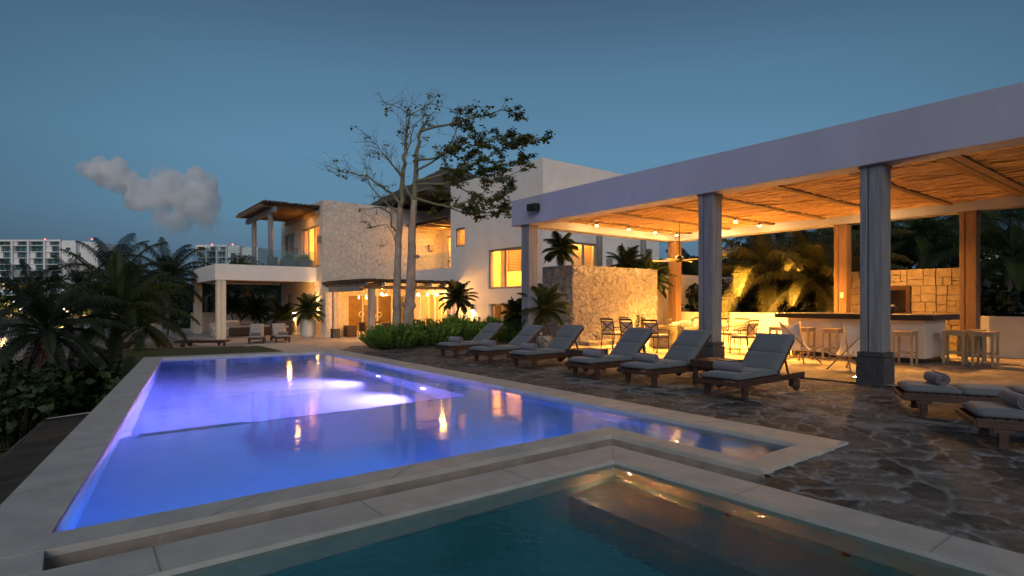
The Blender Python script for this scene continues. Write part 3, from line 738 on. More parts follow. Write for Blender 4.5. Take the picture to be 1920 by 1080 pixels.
stools = [(14.95, at_x(1462, 14.95), 0, 'wooden bar stool at the end of the bar beside the dining area'), (14.95, at_x(1508, 14.95), .05, 'wooden bar stool half hidden behind the canvas chair at the bar'),
          (14.9, at_x(1563, 14.9), -.04, 'wooden bar stool standing alone between the two canvas chairs'), (14.85, at_x(1697, 14.85), .03, 'wooden bar stool just right of the nearest big column, in front of the bar panel'),
          (15.95, 4.15, .06, 'wooden bar stool tucked against the lit end of the bar'), (16.0, 3.62, -.05, 'wooden bar stool out in front of the lit end of the bar'),
          (16.9, 4.02, .1, 'wooden bar stool farthest along the bar end, by the stone wall column')]
for i, (x, y, rz, l) in enumerate(stools):
    if i == 0: st0.location = (x, y, 0); st0.rotation_euler = (0, 0, rz); st0['label'] = l
    else: dup(st0, (x, y, 0), rz, l)

# canvas sling chairs
def make_sling():
    t = thing('sling_chair', 'x', 'chair', group='canvas folding chairs before the bar')
    P = {'fl': (.33, -.27, .36), 'fr': (.33, .27, .36), 'bl': (-.30, -.27, .84), 'br': (-.30, .27, .84)}
    feet = {'fl': (-.28, .22, 0), 'fr': (-.28, -.22, 0), 'bl': (.34, .22, 0), 'br': (.34, -.22, 0)}
    for k in P:
        l = MB(); l.tube([P[k], feet[k]], .014, 8); l.build('leg', 'warm_timber', t)
    n, m_ = 12, 10; vs = []; fs = []
    for i in range(n+1):
        a = i/n
        for j in range(m_+1):
            b = j/m_
            e = Vector(P['bl'])*(1-b)*(1-a) + Vector(P['br'])*b*(1-a) + Vector(P['fl'])*(1-b)*a + Vector(P['fr'])*b*a
            sag = math.sin(math.pi*a)**.8; sw = math.sin(math.pi*b)
            e.z -= .30*sag*(1-.25*sw) + .09*sw*(1-sag*.5); e.x -= .06*math.sin(math.pi*a); e.y *= 1 - .12*math.sin(math.pi*a)
            vs.append(e)
    for i in range(n):
        for j in range(m_): q = i*(m_+1)+j; fs.append((q, q+1, q+m_+2, q+m_+1))
    s = MB(); s.add(vs, fs, True); o = s.build('sling', 'canvas', t)
    sd = o.modifiers.new('thick', 'SOLIDIFY'); sd.thickness = .008
    return t
sl0 = make_sling(); 
p = gz(1497, 690); sl0.location = (13.6, at_x(1500, 13.6), 0.004); sl0.rotation_euler = (0, 0, R(-112)); sl0.scale = (1.12,)*3; sl0['label'] = 'white canvas sling chair behind the lounger nearest the camera'
dup(sl0, (12.9, at_x(1592, 12.9), 0.004), R(172), 'white canvas sling chair partly hidden behind the nearest big column')

# dining table and chairs
dt = thing('dining_table', 'glass topped dining table on a rough stone block base', 'table', (14.6, 10.5, .004))
b = MB(); b.box((-.95, -1.45, .72), (.95, 1.45, .745)); b.build('top', 'table_glass', dt, bevel=.005)
for yy in (-.75, .75):
    b = MB(); pr = [(0,0),(.42,0),(.46,.1),(.40,.3),(.45,.5),(.43,.66),(.38,.718),(0,.718)]
    b.lathe((0, yy, 0), pr, 11); o = b.build('stone_base', 'ashlar', dt)
def make_chair():
    t = thing('dining_chair', 'x', 'chair', group='dark cross-back chairs around the dining table')
    s = MB(); s.box((-.24, -.25, .415), (.24, .25, .445)); s.build('seat_frame', 'dark_metal', t)
    s = MB(); s.box((-.23, -.235, .445), (.23, .235, .505)); s.build('seat_cushion', 'cushion_pale', t, bevel=.02, seg=3)
    s = MB(); s.box((-.20, -.2, .55), (-.12, .2, .86), Matrix.Rotation(R(-6), 4, 'Y')); s.build('back_pillow', 'cushion_pale', t, bevel=.03, seg=3)
    for sy_ in (-1, 1):
        l = MB(); l.tube([(.25, sy_*.25, 0), (.225, sy_*.245, .42)], .015, 6); l.build('leg', 'dark_metal', t)
        l = MB(); l.tube([(-.31, sy_*.23, 0), (-.24, sy_*.24, .43), (-.27, sy_*.235, .7), (-.33, sy_*.235, .93)], .016, 6); l.build('leg', 'dark_metal', t)
        a = MB(); a.tube([(.235, sy_*.26, .43), (.24, sy_*.265, .62), (.15, sy_*.27, .65), (-.265, sy_*.25, .655)], .014, 6); a.build('armrest', 'dark_metal', t)
    b = MB()
    b.bar((-.322, -.235, .905), (-.322, .235, .905), .022, .05); b.bar((-.272, -.235, .83), (-.30, .235, .83), .018, .02)
    b.bar((-.25, -.23, .53), (-.25, .23, .53), .018, .03)
    b.bar((-.25, -.22, .54), (-.298, .22, .82), .016, .028); b.bar((-.25, .22, .54), (-.298, -.22, .82), .016, .028)
    b.build('back_rail', 'dark_metal', t); return t
ch0 = make_chair()
chs = [(13.12, 10.35, 4, 'cross-back dining chair nearest the loungers, closest of the pool side row'), (13.12, 11.2, -3, 'cross-back dining chair in the middle of the pool side row'),
       (13.2, 12.05, 2, 'cross-back dining chair at the far end of the pool side row, by the stone wall'), (15.95, 9.6, 176, 'cross-back dining chair right of the middle column, standing clear of the rest'),
       (15.9, 10.2, 183, 'cross-back dining chair half hidden by the right edge of the middle column'), (15.9, 11.0, 180, 'cross-back dining chair just left of the middle column on the bar side'),
       (14.6, 12.55, -90, 'cross-back dining chair at the far head of the table'), (14.75, 8.65, 90, 'cross-back dining chair at the near head of the table behind the middle column')]
for i, (x, y, rz, l) in enumerate(chs):
    if i == 0: ch0.location = (x, y, .004); ch0.rotation_euler = (0,0,R(rz)); ch0['label'] = l
    else: dup(ch0, (x, y, .004), R(rz), l)
rs = random.Random(5)
pl0 = None
for i, (x, y) in enumerate([(13.95, 9.55), (13.95, 10.4), (13.95, 11.3), (15.25, 9.6), (15.25, 10.4), (15.25, 11.25)]):
    if pl0 is None:
        pl0 = thing('place_setting', 'x', 'plate', (x, y, .75), group='white place settings on the glass dining table')
        b = MB(); b.lathe((0,0,0), [(0,0),(.08,0),(.14,.018),(.136,.024),(.08,.008),(0,.008)], 20); b.build('plate', 'china', pl0)
        b = MB(); b.tube([(-.07,.0,.02),(.07,.02,.02)], .022, 8); b.build('napkin', 'canvas', pl0)
        b = MB(); b.lathe((.02,.2,0), [(0,0),(.035,0),(.006,.01),(.006,.09),(.04,.12),(.036,.2),(.033,.2),(.036,.125),(0,.1)], 12); b.build('glass', 'table_glass', pl0)
        o = pl0
    else: o = dup(pl0, (x, y, .75), rs.uniform(-.2, .2))
    o['label'] = 'white plate, napkin and glass laid at a place on the dining table'
b = MB(); b.lathe((0,0,0), [(0,0),(.09,0),(.15,.07),(.17,.1),(.155,.1),(.13,.07),(0,.03)], 20); o = b.build('serving_bowl', 'china'); o.location = (14.6, 10.45, .75); tag(o, 'white serving bowl in the middle of the glass dining table', 'bowl')

# ceiling fan
fan = thing('ceiling_fan', 'pale four blade ceiling fan hanging from a thin rod over the dining area', 'fan', (15.9, 11.6, 2.78))
b = MB(); b.tube([(0,0,.2),(0,0,1.28)], .014, 8); b.build('rod', 'dark_metal', fan)
b = MB(); b.lathe((0,0,0), [(0,-.03),(.09,-.03),(.14,.02),(.14,.12),(.1,.17),(.03,.21),(0,.21)], 20); b.build('motor', 'dark_metal', fan)
for k in range(4):
    a = R(38 + 90*k - 37.5 + 12); b = MB(); M = Matrix.Rotation(a, 4, 'Z') @ Matrix.Rotation(R(9), 4, 'X')
    b.box((.13, -.065, .035), (.95, .075, .05), M); b.build('blade', 'stool_wood', fan, bevel=.01)
# loudspeaker on the fascia
p = gx(1000, 389, PX0-.14)
ls = thing('wall_speaker', 'black outdoor loudspeaker bracketed to the end of the white fascia', 'speaker', p, R(10))
b = MB(); b.box((-.10, -.19, -.11), (.09, .19, .11)); b.build('cabinet', 'black_plastic', ls, bevel=.03, seg=3)
b = MB(); b.box((-.115, -.16, -.085), (-.1, .16, .085)); b.build('grille', 'dark_metal', ls, bevel=.006)
b = MB(); b.box((.09, -.03, -.03), (.16, .03, .03)); b.build('bracket', 'black_plastic', ls)
# in-ground lights
def ground_light(x, y, label, e, aim=(0,0,1), z=.006, spot=110, color=WARM):
    t = thing('ground_light', label, 'ground lamp', (x, y, z), group='round uplights set in the ground')
    b = MB(); b.lathe((0,0,0), [(0,0),(.06,0),(.06,.012),(.045,.016),(.045,.01),(0,.01)], 16); b.build('ring', 'frame_metal', t)
    b = MB(); b.lathe((0,0,0), [(0,.011),(.043,.011),(.03,.018),(0,.02)], 14); b.build('lens', 'bulb', t)
    lamp('SPOT', (0, 0, .05), e, color, .03, 'ground_light_beam', t, spot=spot, aim=aim, blend=.7); return t
p = gz(1604, 709); ground_light(p.x, p.y, 'small bright uplight in the paving beside the nearest column base', 14)
# ------------------------------------------------------------------ villa
villa = thing('villa', 'two storey white and coral stone villa with lit rooms behind the pool', 'house')
XS, YS, XW, YC = 10.92, 31.54, 16.35, 19.07
ZTOP_S, ZTOP_W = 7.15, 7.82
def wall(mb, axis, c, th, a0, a1, z0, z1, holes=()):
    """a wall with real openings; axis 'x': plane x = c, running along y. th goes inward (+)"""
    A = sorted({a0, a1, *[min(max(h[0], a0), a1) for h in holes], *[min(max(h[1], a0), a1) for h in holes]}); Z = sorted({z0, z1, *[h[2] for h in holes], *[h[3] for h in holes]})
    Z = [z for z in Z if z0 <= z <= z1]
    def P(a, d, z): return (c+d, a, z) if axis == 'x' else (a, c+d, z)
    def solid(i, j):
        if i < 0 or j < 0 or i >= len(A)-1 or j >= len(Z)-1: return False
        ca, cz = (A[i]+A[i+1])/2, (Z[j]+Z[j+1])/2
        return not any(h[0] < ca < h[1] and h[2] < cz < h[3] for h in holes)
    for i in range(len(A)-1):
        for j in range(len(Z)-1):
            if not solid(i, j): continue
            p, q, r, s = A[i], A[i+1], Z[j], Z[j+1]
            mb.quad(P(p,0,r), P(q,0,r), P(q,0,s), P(p,0,s)); mb.quad(P(p,th,r), P(p,th,s), P(q,th,s), P(q,th,r))
            if not solid(i-1, j): mb.quad(P(p,0,r), P(p,0,s), P(p,th,s), P(p,th,r))
            if not solid(i+1, j): mb.quad(P(q,0,r), P(q,th,r), P(q,th,s), P(q,0,s))
            if not solid(i, j-1): mb.quad(P(p,0,r), P(p,th,r), P(q,th,r), P(q,0,r))
            if not solid(i, j+1): mb.quad(P(p,0,s), P(q,0,s), P(q,th,s), P(p,th,s))
def window(axis, c, a0, a1, z0, z1, n=2, fw=.1, dep=.12, name='window', shutter=None, pane=True, bars=0, mat='frame_metal'):
    """frame, mullions and panes set into an opening"""
    def B(mb, p, q, d0, d1, r, s):
        mb.box((c+d0, p, r), (c+d1, q, s)) if axis == 'x' else mb.box((p, c+d0, r), (q, c+d1, s))
    f = MB(); e = .004
    B(f, a0+e, a1-e, dep-.05, dep+.03, z1-fw, z1-e); B(f, a0+e, a1-e, dep-.05, dep+.03, z0+e, z0+fw)
    B(f, a0+e, a0+fw, dep-.05, dep+.03, z0+fw, z1-fw); B(f, a1-fw, a1-e, dep-.05, dep+.03, z0+fw, z1-fw)
    for k in range(1, n):
        m = a0 + (a1-a0)*k/n; B(f, m-fw*.55, m+fw*.55, dep-.045, dep+.028, z0+fw, z1-fw)
    o = f.build(name, mat, villa)
    if pane:
        g = MB()
        for k in range(n):
            p, q = a0+(a1-a0)*k/n, a0+(a1-a0)*(k+1)/n
            if axis == 'x': g.quad((c+dep, p+.03, z0+.03), (c+dep, q-.03, z0+.03), (c+dep, q-.03, z1-.03), (c+dep, p+.03, z1-.03))
            else: g.quad((p+.03, c+dep, z0+.03), (q-.03, c+dep, z0+.03), (q-.03, c+dep, z1-.03), (p+.03, c+dep, z1-.03))
        g.build('pane', 'window_glass', o)
    if shutter:
        p, q, r, s = shutter; sh = MB(); z = r
        B(sh, p, p+.05, dep+.06, dep+.1, r, s); B(sh, q-.05, q, dep+.06, dep+.1, r, s)
        while z < s:
            if axis == 'x': sh.add([(c+dep+.05, p+.05, z), (c+dep+.05, q-.05, z), (c+dep+.1, q-.05, z+.066), (c+dep+.1, p+.05, z+.066)], [(0,1,2,3)])
            else: sh.add([(p+.05, c+dep+.05, z), (q-.05, c+dep+.05, z), (q-.05, c+dep+.1, z+.066), (p+.05, c+dep+.1, z+.066)], [(0,1,2,3)])
            z += .075
        sh.build('shutter', 'shutter_wood', o)
    return o
def room(x0, x1, y0, y1, z0, z1, open_side, m='cream', name='room'):
    """inner shell of a lit room, open towards its window"""
    r = MB(); t = .08
    r.box((x0, y0, z0-t), (x1, y1, z0)); r.box((x0, y0, z1), (x1, y1, z1+t))
    if open_side != '-x': r.box((x0-t, y0, z0), (x0, y1, z1))
    if open_side != '+x': r.box((x1, y0, z0), (x1+t, y1, z1))
    if open_side != '-y': r.box((x0, y0-t, z0), (x1, y0, z1))
    if open_side != '+y': r.box((x0, y1, z0), (x1, y1+t, z1))
    return r.build(name, m, villa)
# stone block: facade towards the viewer, side wall towards the terrace
H_front = [(12.35, 16.1, ZH, 1.9)]
w = MB(); wall(w, 'y', YS, .4, XS, 18.57, ZH, ZTOP_S, H_front); w.build('stone_facade', 'coral_stone', villa)
H_side = [(32.1, 35.25, 3.45, 5.85), (36.7, 38.9, 3.45, 5.85), (33.3, 35.8, ZH+.02, 1.94), (37.4, 38.3, ZH+.02, 1.94)]
w = MB(); wall(w, 'x', XS, .4, YS+.402, 39.6, ZH, ZTOP_S-.01, H_side); w.build('stone_side_wall', 'coral_stone', villa)
w = MB(); w.box((XS+.4, YS+.42, ZTOP_S-.35), (18.5, 39.6, ZTOP_S-.2)); w.box((XS+.41, 39.2, ZH), (18.5, 39.6, ZTOP_S-.36)); w.build('roof', 'plaster', villa)
# white wing
holes = [(20.6, 23.3, 2.09, 4.03), (25.42, 26.42, 4.42, 5.42), (20.55, 23.2, ZH, 1.36), (26.85, 31.5, 3.36, 6.6), (27.2, 30.35, ZH, 1.95)]
w = MB(); wall(w, 'x', XW, .35, YC, 26.849, ZH, ZTOP_W, holes); wall(w, 'x', XW, .35, 26.851, YS-.002, ZH, 3.36, holes); w.build('white_wall', 'plaster', villa)
w = MB(); wall(w, 'y', YC, .35, XW+.352, 24.4, 2.55, ZTOP_W-.02, [(18.1, 19.75, 2.62, 4.22), (21.9, 22.7, 2.9, 4.2), (23.3, 23.9, 2.9, 4.2)]); wall(w, 'y', YC, .35, XW+.352, 24.4, ZH, 2.549); w.build('white_front_wall', 'plaster', villa)
w = MB(); w.box((XW+.36, YC+.36, 7.3), (24.3, 26.84, 7.45)); w.box((24.1, YC+.36, ZH), (24.4, 33, ZTOP_W-.03)); w.build('roof', 'plaster', villa)
w = MB(); w.box((XW+.36, 26.62, 3.36), (24.0, 26.85, ZTOP_W-.01)); w.build('white_side_wall', 'plaster', villa)
# balcony recess
w = MB(); w.box((XW+.352, 26.86, 3.2), (18.9, YS-.003, 3.38)); w.build('balcony_floor', 'plaster', villa)
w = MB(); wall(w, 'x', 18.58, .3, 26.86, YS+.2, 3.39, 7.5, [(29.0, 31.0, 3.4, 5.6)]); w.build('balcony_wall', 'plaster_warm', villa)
window('x', 18.58, 29.0, 31.0, 3.41, 5.6, 2)
room(18.9, 21.5, 28.5, YS, 3.4, 5.8, '-x'); lamp('POINT', (20.1, 29.6, 5.3), 60, WARM, .15, 'room_light', villa)
c = MB(); c.box((XW-.1, 26.9, 6.02), (18.5, YS-.01, 6.1)); rs = random.Random(8)
for k in range(70):
    y = 26.9 + 4.6*k/70; c.tube([(XW-.25-rs.uniform(0, .12), y, 6.11+rs.uniform(0, .04)), (18.5, y+.03, 6.2+rs.uniform(0, .05))], .028, 5)
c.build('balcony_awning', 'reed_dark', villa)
for y in (27.3, 28.4, 29.5, 30.6):
    c = MB(); c.box((XW-.1, y-.05, 5.9), (18.56, y+.05, 6.018)); c.build('awning_joist', 'warm_timber', villa)
g = MB(); g.box((XW+.14, 26.9, 3.4), (XW+.155, YS-.05, 4.25)); g.build('balcony_glass', 'rail_glass', villa)
lamp('POINT', (17.5, 29.6, 5.7), 26, WARM, .1, 'balcony_light', villa)
def sconce(x, y, z, nx, ny, label, e, up=False, down=True, w_=.07, h_=.16, name='wall_lamp'):
    t = thing(name, label, 'wall lamp', (x+nx*.06, y+ny*.06, z), group='square wall lamps on the villa')
    b = MB(); b.box((-w_, -w_, -h_), (w_, w_, h_)); b.build('housing', 'frame_metal' if e == 0 else 'dark_metal', t, bevel=.006)
    if e:
        if down:
            b = MB(); b.box((-w_*.7, -w_*.7, -h_-.012), (w_*.7, w_*.7, -h_-.004)); b.build('lens', 'bulb', t)
            lamp('SPOT', (0, 0, -h_-.05), e, WARM, .03, 'wall_lamp_beam', t, spot=75, aim=(nx*-.12, ny*-.12, -1), blend=.5)
        if up:
            b = MB(); b.box((-w_*.7, -w_*.7, h_+.004), (w_*.7, w_*.7, h_+.012)); b.build('lens', 'bulb', t)
            lamp('SPOT', (0, 0, h_+.05), e, WARM, .03, 'wall_lamp_beam', t, spot=60, aim=(nx*-.12, ny*-.12, 1), blend=.5)
    return t
sconce(17.7, YS, 4.85, 0, -1, 'grey square wall lamp on the stone wall of the recessed balcony', 0, w_=.16, h_=.2)
# windows of the white wing
window('x', XW, 20.6, 23.3, 2.09, 4.03, 2, shutter=(20.75, 21.9, 2.9, 3.95))
window('x', XW, 25.42, 26.42, 4.42, 5.42, 1, shutter=(25.5, 26.34, 4.5, 5.36))
window('x', XW, 20.55, 23.2, ZH+.02, 1.36, 3, dep=.2, name='glass_door')
room(XW+.36, 20.5, 20.0, 24.3, 2.0, 4.6, '-x'); lamp('POINT', (18.6, 22.6, 4.2), 90, WARM, .2, 'room_light', villa)
room(XW+.36, 19.0, 24.5, 26.6, 4.0, 5.8, '-x'); lamp('POINT', (17.8, 25.9, 5.2), 30, WARM, .15, 'room_light', villa)
room(XW+.36, 20.5, 20.0, 24.3, ZH, 1.7, '-x', 'warm_timber'); lamp('POINT', (18.4, 21.3, 1.3), 26, WARM, .15, 'room_light', villa)
c = MB(); c.box((17.1, 22.9, 2.02), (17.25, 23.25, 4.1)); c.build('curtain', 'curtain', villa)
c = MB(); c.box((18.6, 21.8, 2.02), (18.7, 22.2, 3.9)); c.build('curtain', 'curtain', villa)
window('y', YC, 18.1, 19.75, 2.64, 4.22, 2); room(17.6, 20.4, YC+.36, 19.9, 2.62, 4.7, '-y'); lamp('POINT', (19.3, 19.65, 4.4), 7, WARM, .15, 'room_light', villa)
for a, b in ((21.9, 22.7), (23.3, 23.9)): window('y', YC, a, b, 2.92, 4.2, 1, shutter=(a+.06, b-.06, 3.0, 4.12))
for x in (18.55, 21.55):
    c = MB(); c.tube([(x, YC-1.3, 2.6), (x, YC-1.3, 5.6)], .14, 14); c.build('terrace_post', 'frame_metal', villa)
for x, lb in ((20.5, 'grey square wall lamp on the upper white wall behind the dining pavilion'), (21.3, 'grey square wall lamp beside the round post on the upper terrace')): sconce(x, YC, 3.3, 0, -1, lb, 0, w_=.13, h_=.24)
sconce(XW, at_x(887, XW), 1.18, -1, 0, 'dark wall lamp shining down on the white wall beside the bushes', 55)
# dining room behind the facade and the folding doors
window('y', YS, 12.37, 16.08, ZH+.02, 1.9, 4, dep=.15, name='glass_door', fw=.08, mat='plaster_warm')
dr = MB(); z0, z1 = ZH+.01, 2.3; t = .08
dr.box((11.7, YS+.42, z0-t), (20, 37.4, z0)); dr.box((11.7, YS+.42, z1), (20, 37.4, z1+t)); dr.box((11.62, YS+.42, z0), (11.7, 37.4, z1)); dr.box((11.7, 37.4, z0), (20, 37.48, z1)); dr.box((20, YS+.42, z0), (20.08, 37.4, z1))
dr.build('dining_room', 'cream', villa)
c = MB(); c.box((14.6, 37.2, z0), (18.4, 37.39, 2.1)); c.build('cabinet_wall', 'warm_timber', villa)
for (x, zc) in ((15.5, .62), (16.2, .85), (16.4, .5), (16.8, .58)):
    c = MB(); pts = [(x+.17*math.cos(a*math.pi/8), 37.14, zc+.17*math.sin(a*math.pi/8)) for a in range(17)]; c.tube(pts, .045, 6); c.build('wall_ring', 'china', villa)
c = MB(); c.box((15.7, 37.12, 1.25), (16.5, 37.19, 1.85)); c.build('wall_picture', 'canvas', villa)
lamp('POINT', (14.6, 34.6, 1.95), 34, WARM, .15, 'room_light', villa)
c = MB(); c.lathe((17.2, 35.5, .75), [(0,0),(.2,0),(.14,.5),(0,.5)], 16); c.build('lamp_shade', 'lampshade', villa)
window('x', XW, 27.2, 30.35, ZH+.02, 1.95, 4, dep=.12, name='folding_door', fw=.07, mat='plaster_warm')
room(XW+.36, 19.5, 26.9, 31.0, ZH, 2.2, '-x'); lamp('POINT', (18.2, 28.4, 1.85), 40, WARM, .15, 'room_light', villa)
c = MB(); 
for k in range(14): c.tube([(16.95+.05*(k % 2), 29.2+k*.07, ZH+.02), (16.95+.05*(k % 2), 29.2+k*.07, 1.9)], .05, 6)
c.build('curtain', 'curtain', villa)
# rooms behind the side wall
window('x', XS, 32.1, 35.25, 3.47, 5.85, 3); window('x', XS, 36.7, 38.9, 3.47, 5.85, 2, shutter=(36.8, 37.7, 3.5, 5.8))
window('x', XS, 33.3, 35.8, ZH+.03, 1.94, 3, name='glass_door'); window('x', XS, 37.4, 38.3, ZH+.03, 1.94, 1, name='glass_door')
room(XS+.42, 15.5, 32.0, 36.4, 3.46, 6.5, '-x'); lamp('POINT', (13.4, 33.6, 6.0), 150, WARM, .2, 'room_light', villa)
c = MB()
for k in range(9): c.tube([(11.75+.05*(k % 2), 34.3+k*.08, 3.48), (11.75+.05*(k % 2), 34.3+k*.08, 6.3)], .05, 6)
c.build('curtain', 'curtain', villa)
# terrace over the patio: slab, columns, ceiling
TX0, TY0, TY1 = 5.72, 32.6, 40.2
c = MB(); c.box((TX0, TY0, 2.6), (XS-.003, TY0+.35, 3.43)); c.box((TX0, TY0+.352, 2.6), (TX0+.35, TY1, 3.43)); c.box((TX0+.352, TY1-.35, 2.6), (XS-.003, TY1, 3.43)); c.build('terrace_fascia', 'plaster', villa, bevel=.01)
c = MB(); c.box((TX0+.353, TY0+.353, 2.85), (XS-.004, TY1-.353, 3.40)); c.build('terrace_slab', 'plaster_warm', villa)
for k in range(5):
    y = 33.9+k*1.25; c = MB(); c.box((TX0+.36, y-.1, 2.66), (XS-.01, y+.1, 2.848)); c.build('terrace_beam', 'warm_timber', villa)
for x, y in ((6.02, 32.85), (6.02, 39.9)):
    c = MB(); c.box((x-.22, y-.2, ZH), (x-.02, y+.2, 2.6)); c.box((x+.02, y-.2, ZH), (x+.22, y+.2, 2.6)); c.box((x-.03, y-.17, ZH), (x+.03, y+.17, 2.6)); c.build('terrace_column', 'plaster_warm', villa, bevel=.008)
gl = MB(); gl.box((TX0+.05, TY0+.05, 3.43), (8.4, TY0+.065, 4.38)); gl.box((8.45, TY0+.05, 3.43), (10.85, TY0+.065, 4.3)); gl.build('balustrade', 'rail_glass', villa)
gl = MB(); gl.box((TX0+.05, TY0+.07, 3.43), (TX0+.065, 36.4, 4.38)); gl.box((TX0+.05, 36.45, 3.43), (TX0+.065, TY1-.1, 4.38)); gl.build('balustrade', 'rail_glass', villa)
# reed pergola over the terrace
pg = thing('terrace_pergola', 'reed roofed pergola on two posts standing on the upper terrace', 'pergola', (0,0,0))
rs = random.Random(21)
def reed_roof(parent, x0, x1, y0, y1, z, along='x', n=60, th=.05, over=.14, mat='reed_dark'):
    c = MB()
    c.box((x0+.02, y0+.02, z), (x1-.02, y1-.02, z+.05))
    a0, a1 = (y0, y1) if along == 'x' else (x0, x1)
    for k in range(n):
        a = a0 + (a1-a0)*(k+.5)/n; r = rs.uniform(.016, .03)
        for zz in (.055, .09, .13):
            o0, o1 = rs.uniform(0, over), rs.uniform(0, over)
            if along == 'x': c.tube([(x0-o0, a+rs.uniform(-.03,.03), z+zz+rs.uniform(-.02,.02)), ((x0+x1)/2, a, z+zz+rs.uniform(0,.03)), (x1+o1*.2, a+rs.uniform(-.03,.03), z+zz)], r, 5)
            else: c.tube([(a+rs.uniform(-.03,.03), y0-o0, z+zz+rs.uniform(-.03,.03)), (a, (y0+y1)/2, z+zz+rs.uniform(0,.03)), (a+rs.uniform(-.03,.03), y1+o1*.2, z+zz)], r, 5)
    return c.build('reed_roof', mat, parent)
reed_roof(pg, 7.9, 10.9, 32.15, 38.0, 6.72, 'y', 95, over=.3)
for k in range(12):
    y = 32.4+k*.48; c = MB(); c.box((7.75, y-.05, 6.58), (10.88, y+.05, 6.718)); c.build('joist', 'dark_timber', pg)
for y in (32.45, 37.4):
    pass
c = MB(); c.box((8.42, 32.0, 6.30), (8.62, 38.3, 6.578)); c.build('beam', 'grey_timber', pg, bevel=.01)
c = MB(); c.box((10.7, 32.0, 6.36), (10.88, 38.1, 6.578)); c.build('beam', 'warm_timber', pg, bevel=.01)
for y in (32.95, 36.6):
    c = MB(); c.tube([(8.52, y, 3.42), (8.53, y, 4.6), (8.52, y, 6.36)], [.15, .14, .145], 12); c.build('post', 'grey_timber', pg)
lamp('POINT', (10.2, 33.6, 6.0), 5, WARM, .1, 'terrace_light', villa)
# thatched hip roof behind
th = thing('thatched_roof', 'dark thatched hip roof rising behind the white parapets', 'roof', (19.6, 31.6, 0))
c = MB(); N = 28
def hip(u_, v_):       # u around, v up
    return None
c.add([(-5.0,-4.8,7.4),(5.0,-4.8,7.4),(5.0,4.8,7.4),(-5.0,4.8,7.4),(-1.0,0,9.95),(.9,0,9.95)], [(0,1,5,4),(1,2,5),(2,3,4,5),(3,0,4),(0,3,2,1)])
o = c.build('thatch', 'thatch', th)
sub = o.modifiers.new('s', 'SUBSURF'); sub.levels = 5; sub.render_levels = 5; sub.subdivision_type = 'SIMPLE'
tx = bpy.data.textures.new('thatch_noise', 'CLOUDS'); tx.noise_scale = .35
dm = o.modifiers.new('d', 'DISPLACE'); dm.texture = tx; dm.strength = .35
c = MB(); c.tube([(-1.1,0,9.95),(1.0,0,9.98)], .16, 8); c.build('ridge', 'thatch', th)
# lower reed pergola in front of the dining room
pg = thing('dining_pergola', 'reed roofed pergola on pale posts in front of the lit dining room', 'pergola', (0,0,0))
PYF = 26.2
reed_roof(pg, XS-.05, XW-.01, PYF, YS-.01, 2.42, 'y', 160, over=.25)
for k in range(7):
    x = XS+.25+k*.88; c = MB(); c.box((x-.06, PYF-.12, 2.27), (x+.06, YS-.01, 2.418)); c.build('joist', 'grey_timber', pg)
c = MB(); c.box((XS+.1, PYF+.35, 2.1), (XW-.02, PYF+.58, 2.268)); c.build('beam', 'warm_timber', pg, bevel=.01)
c = MB(); c.box((XS+.15, PYF+.6, 2.0), (XS+.38, YS-.01, 2.262)); c.build('beam', 'grey_timber', pg, bevel=.01)
for x, y in ((XS+.75, PYF+.47), (XW-.3, PYF+.47), (XS+.27, YS-1.2)):
    c = MB(); c.box((x-.14, y-.14, ZH+.5), (x+.14, y+.14, 2.1 if y < 28 else 2.02)); o = c.build('post', 'pale_timber', pg, bevel=.01)
    c = MB(); c.box((x-.2, y-.2, ZH), (x+.2, y+.2, ZH+.5)); c.build('base', 'plinth_stone', o, bevel=.01)
c = MB(); c.box((XS-.02, YS-.5, ZH), (XS+.85, YS-.003, 2.26)); c.build('stone_pier', 'coral_stone', villa)
sp2 = [(gy(716, 545, 27.6), 240, 'brightest bulb under the dining pergola, by its front post'), (gy(784, 544, 27.6), 240, 'bright bulb under the dining pergola, just right of the twin trunks'),
       (gy(724, 543, 29.2), 0, 'small bulb under the dining pergola, left of the twin trunks'), (gy(801, 543, 28.8), 0, 'small dim bulb under the dining pergola, between two brighter ones'),
       (gy(819, 540, 26.95), 200, 'bright bulb under the dining pergola, nearest its right end'), (gy(693, 546, 29.0), 0, 'small bulb under the dining pergola, left of its front post')]
for q, e, l in sp2:
    t = thing('pergola_bulb', l, 'bulb', (q.x, q.y, min(q.z, 1.84)), group='bulbs under the dining pergola')
    r = .05 if e else .03
    c = MB(); c.lathe((0,0,0), [(0,-r),(r*.7,-r*.7),(r,0),(r*.7,r*.8),(r*.4,r*1.4),(0,r*1.4)], 12); c.build('glass', 'bulb', t)
    c = MB(); c.tube([(0,0,r*1.3),(0,0,2.3-min(q.z,1.84))], .012, 6); c.build('flex', 'dark_metal', t)
    if e: lamp('POINT', (0, 0, -.12), e*.42, WARM, .05, 'bulb_light', t)
c = MB(); c.box((12.0, YS-.1, 1.95), (12.2, YS-.003, 2.2)); 
# uplit / downlit sconce on the side wall
sconce(XS, 32.35, 1.25, -1, 0, 'slim wall lamp throwing light up and down the stone side wall of the patio', 60, up=True)
sconce(XS, 36.6, .6, -1, 0, 'slim wall lamp glowing behind the plants at the back of the patio', 40, up=True, down=True)
sconce(XS, 31.85, 4.95, -1, 0, 'grey square wall lamp on the upper stone corner by the terrace', 0, w_=.12, h_=.2)
sconce(XS, 36.1, 4.6, -1, 0, 'grey square wall lamp between the terrace windows', 0, w_=.1, h_=.2)
lamp('POINT', (9.7, 33.5, 2.45), 14, WARM, .1, 'patio_light', villa)
ground_light(12.1, YS-1.0, 'uplight grazing the stone facade above the pergola', 0, z=2.62) if False else None
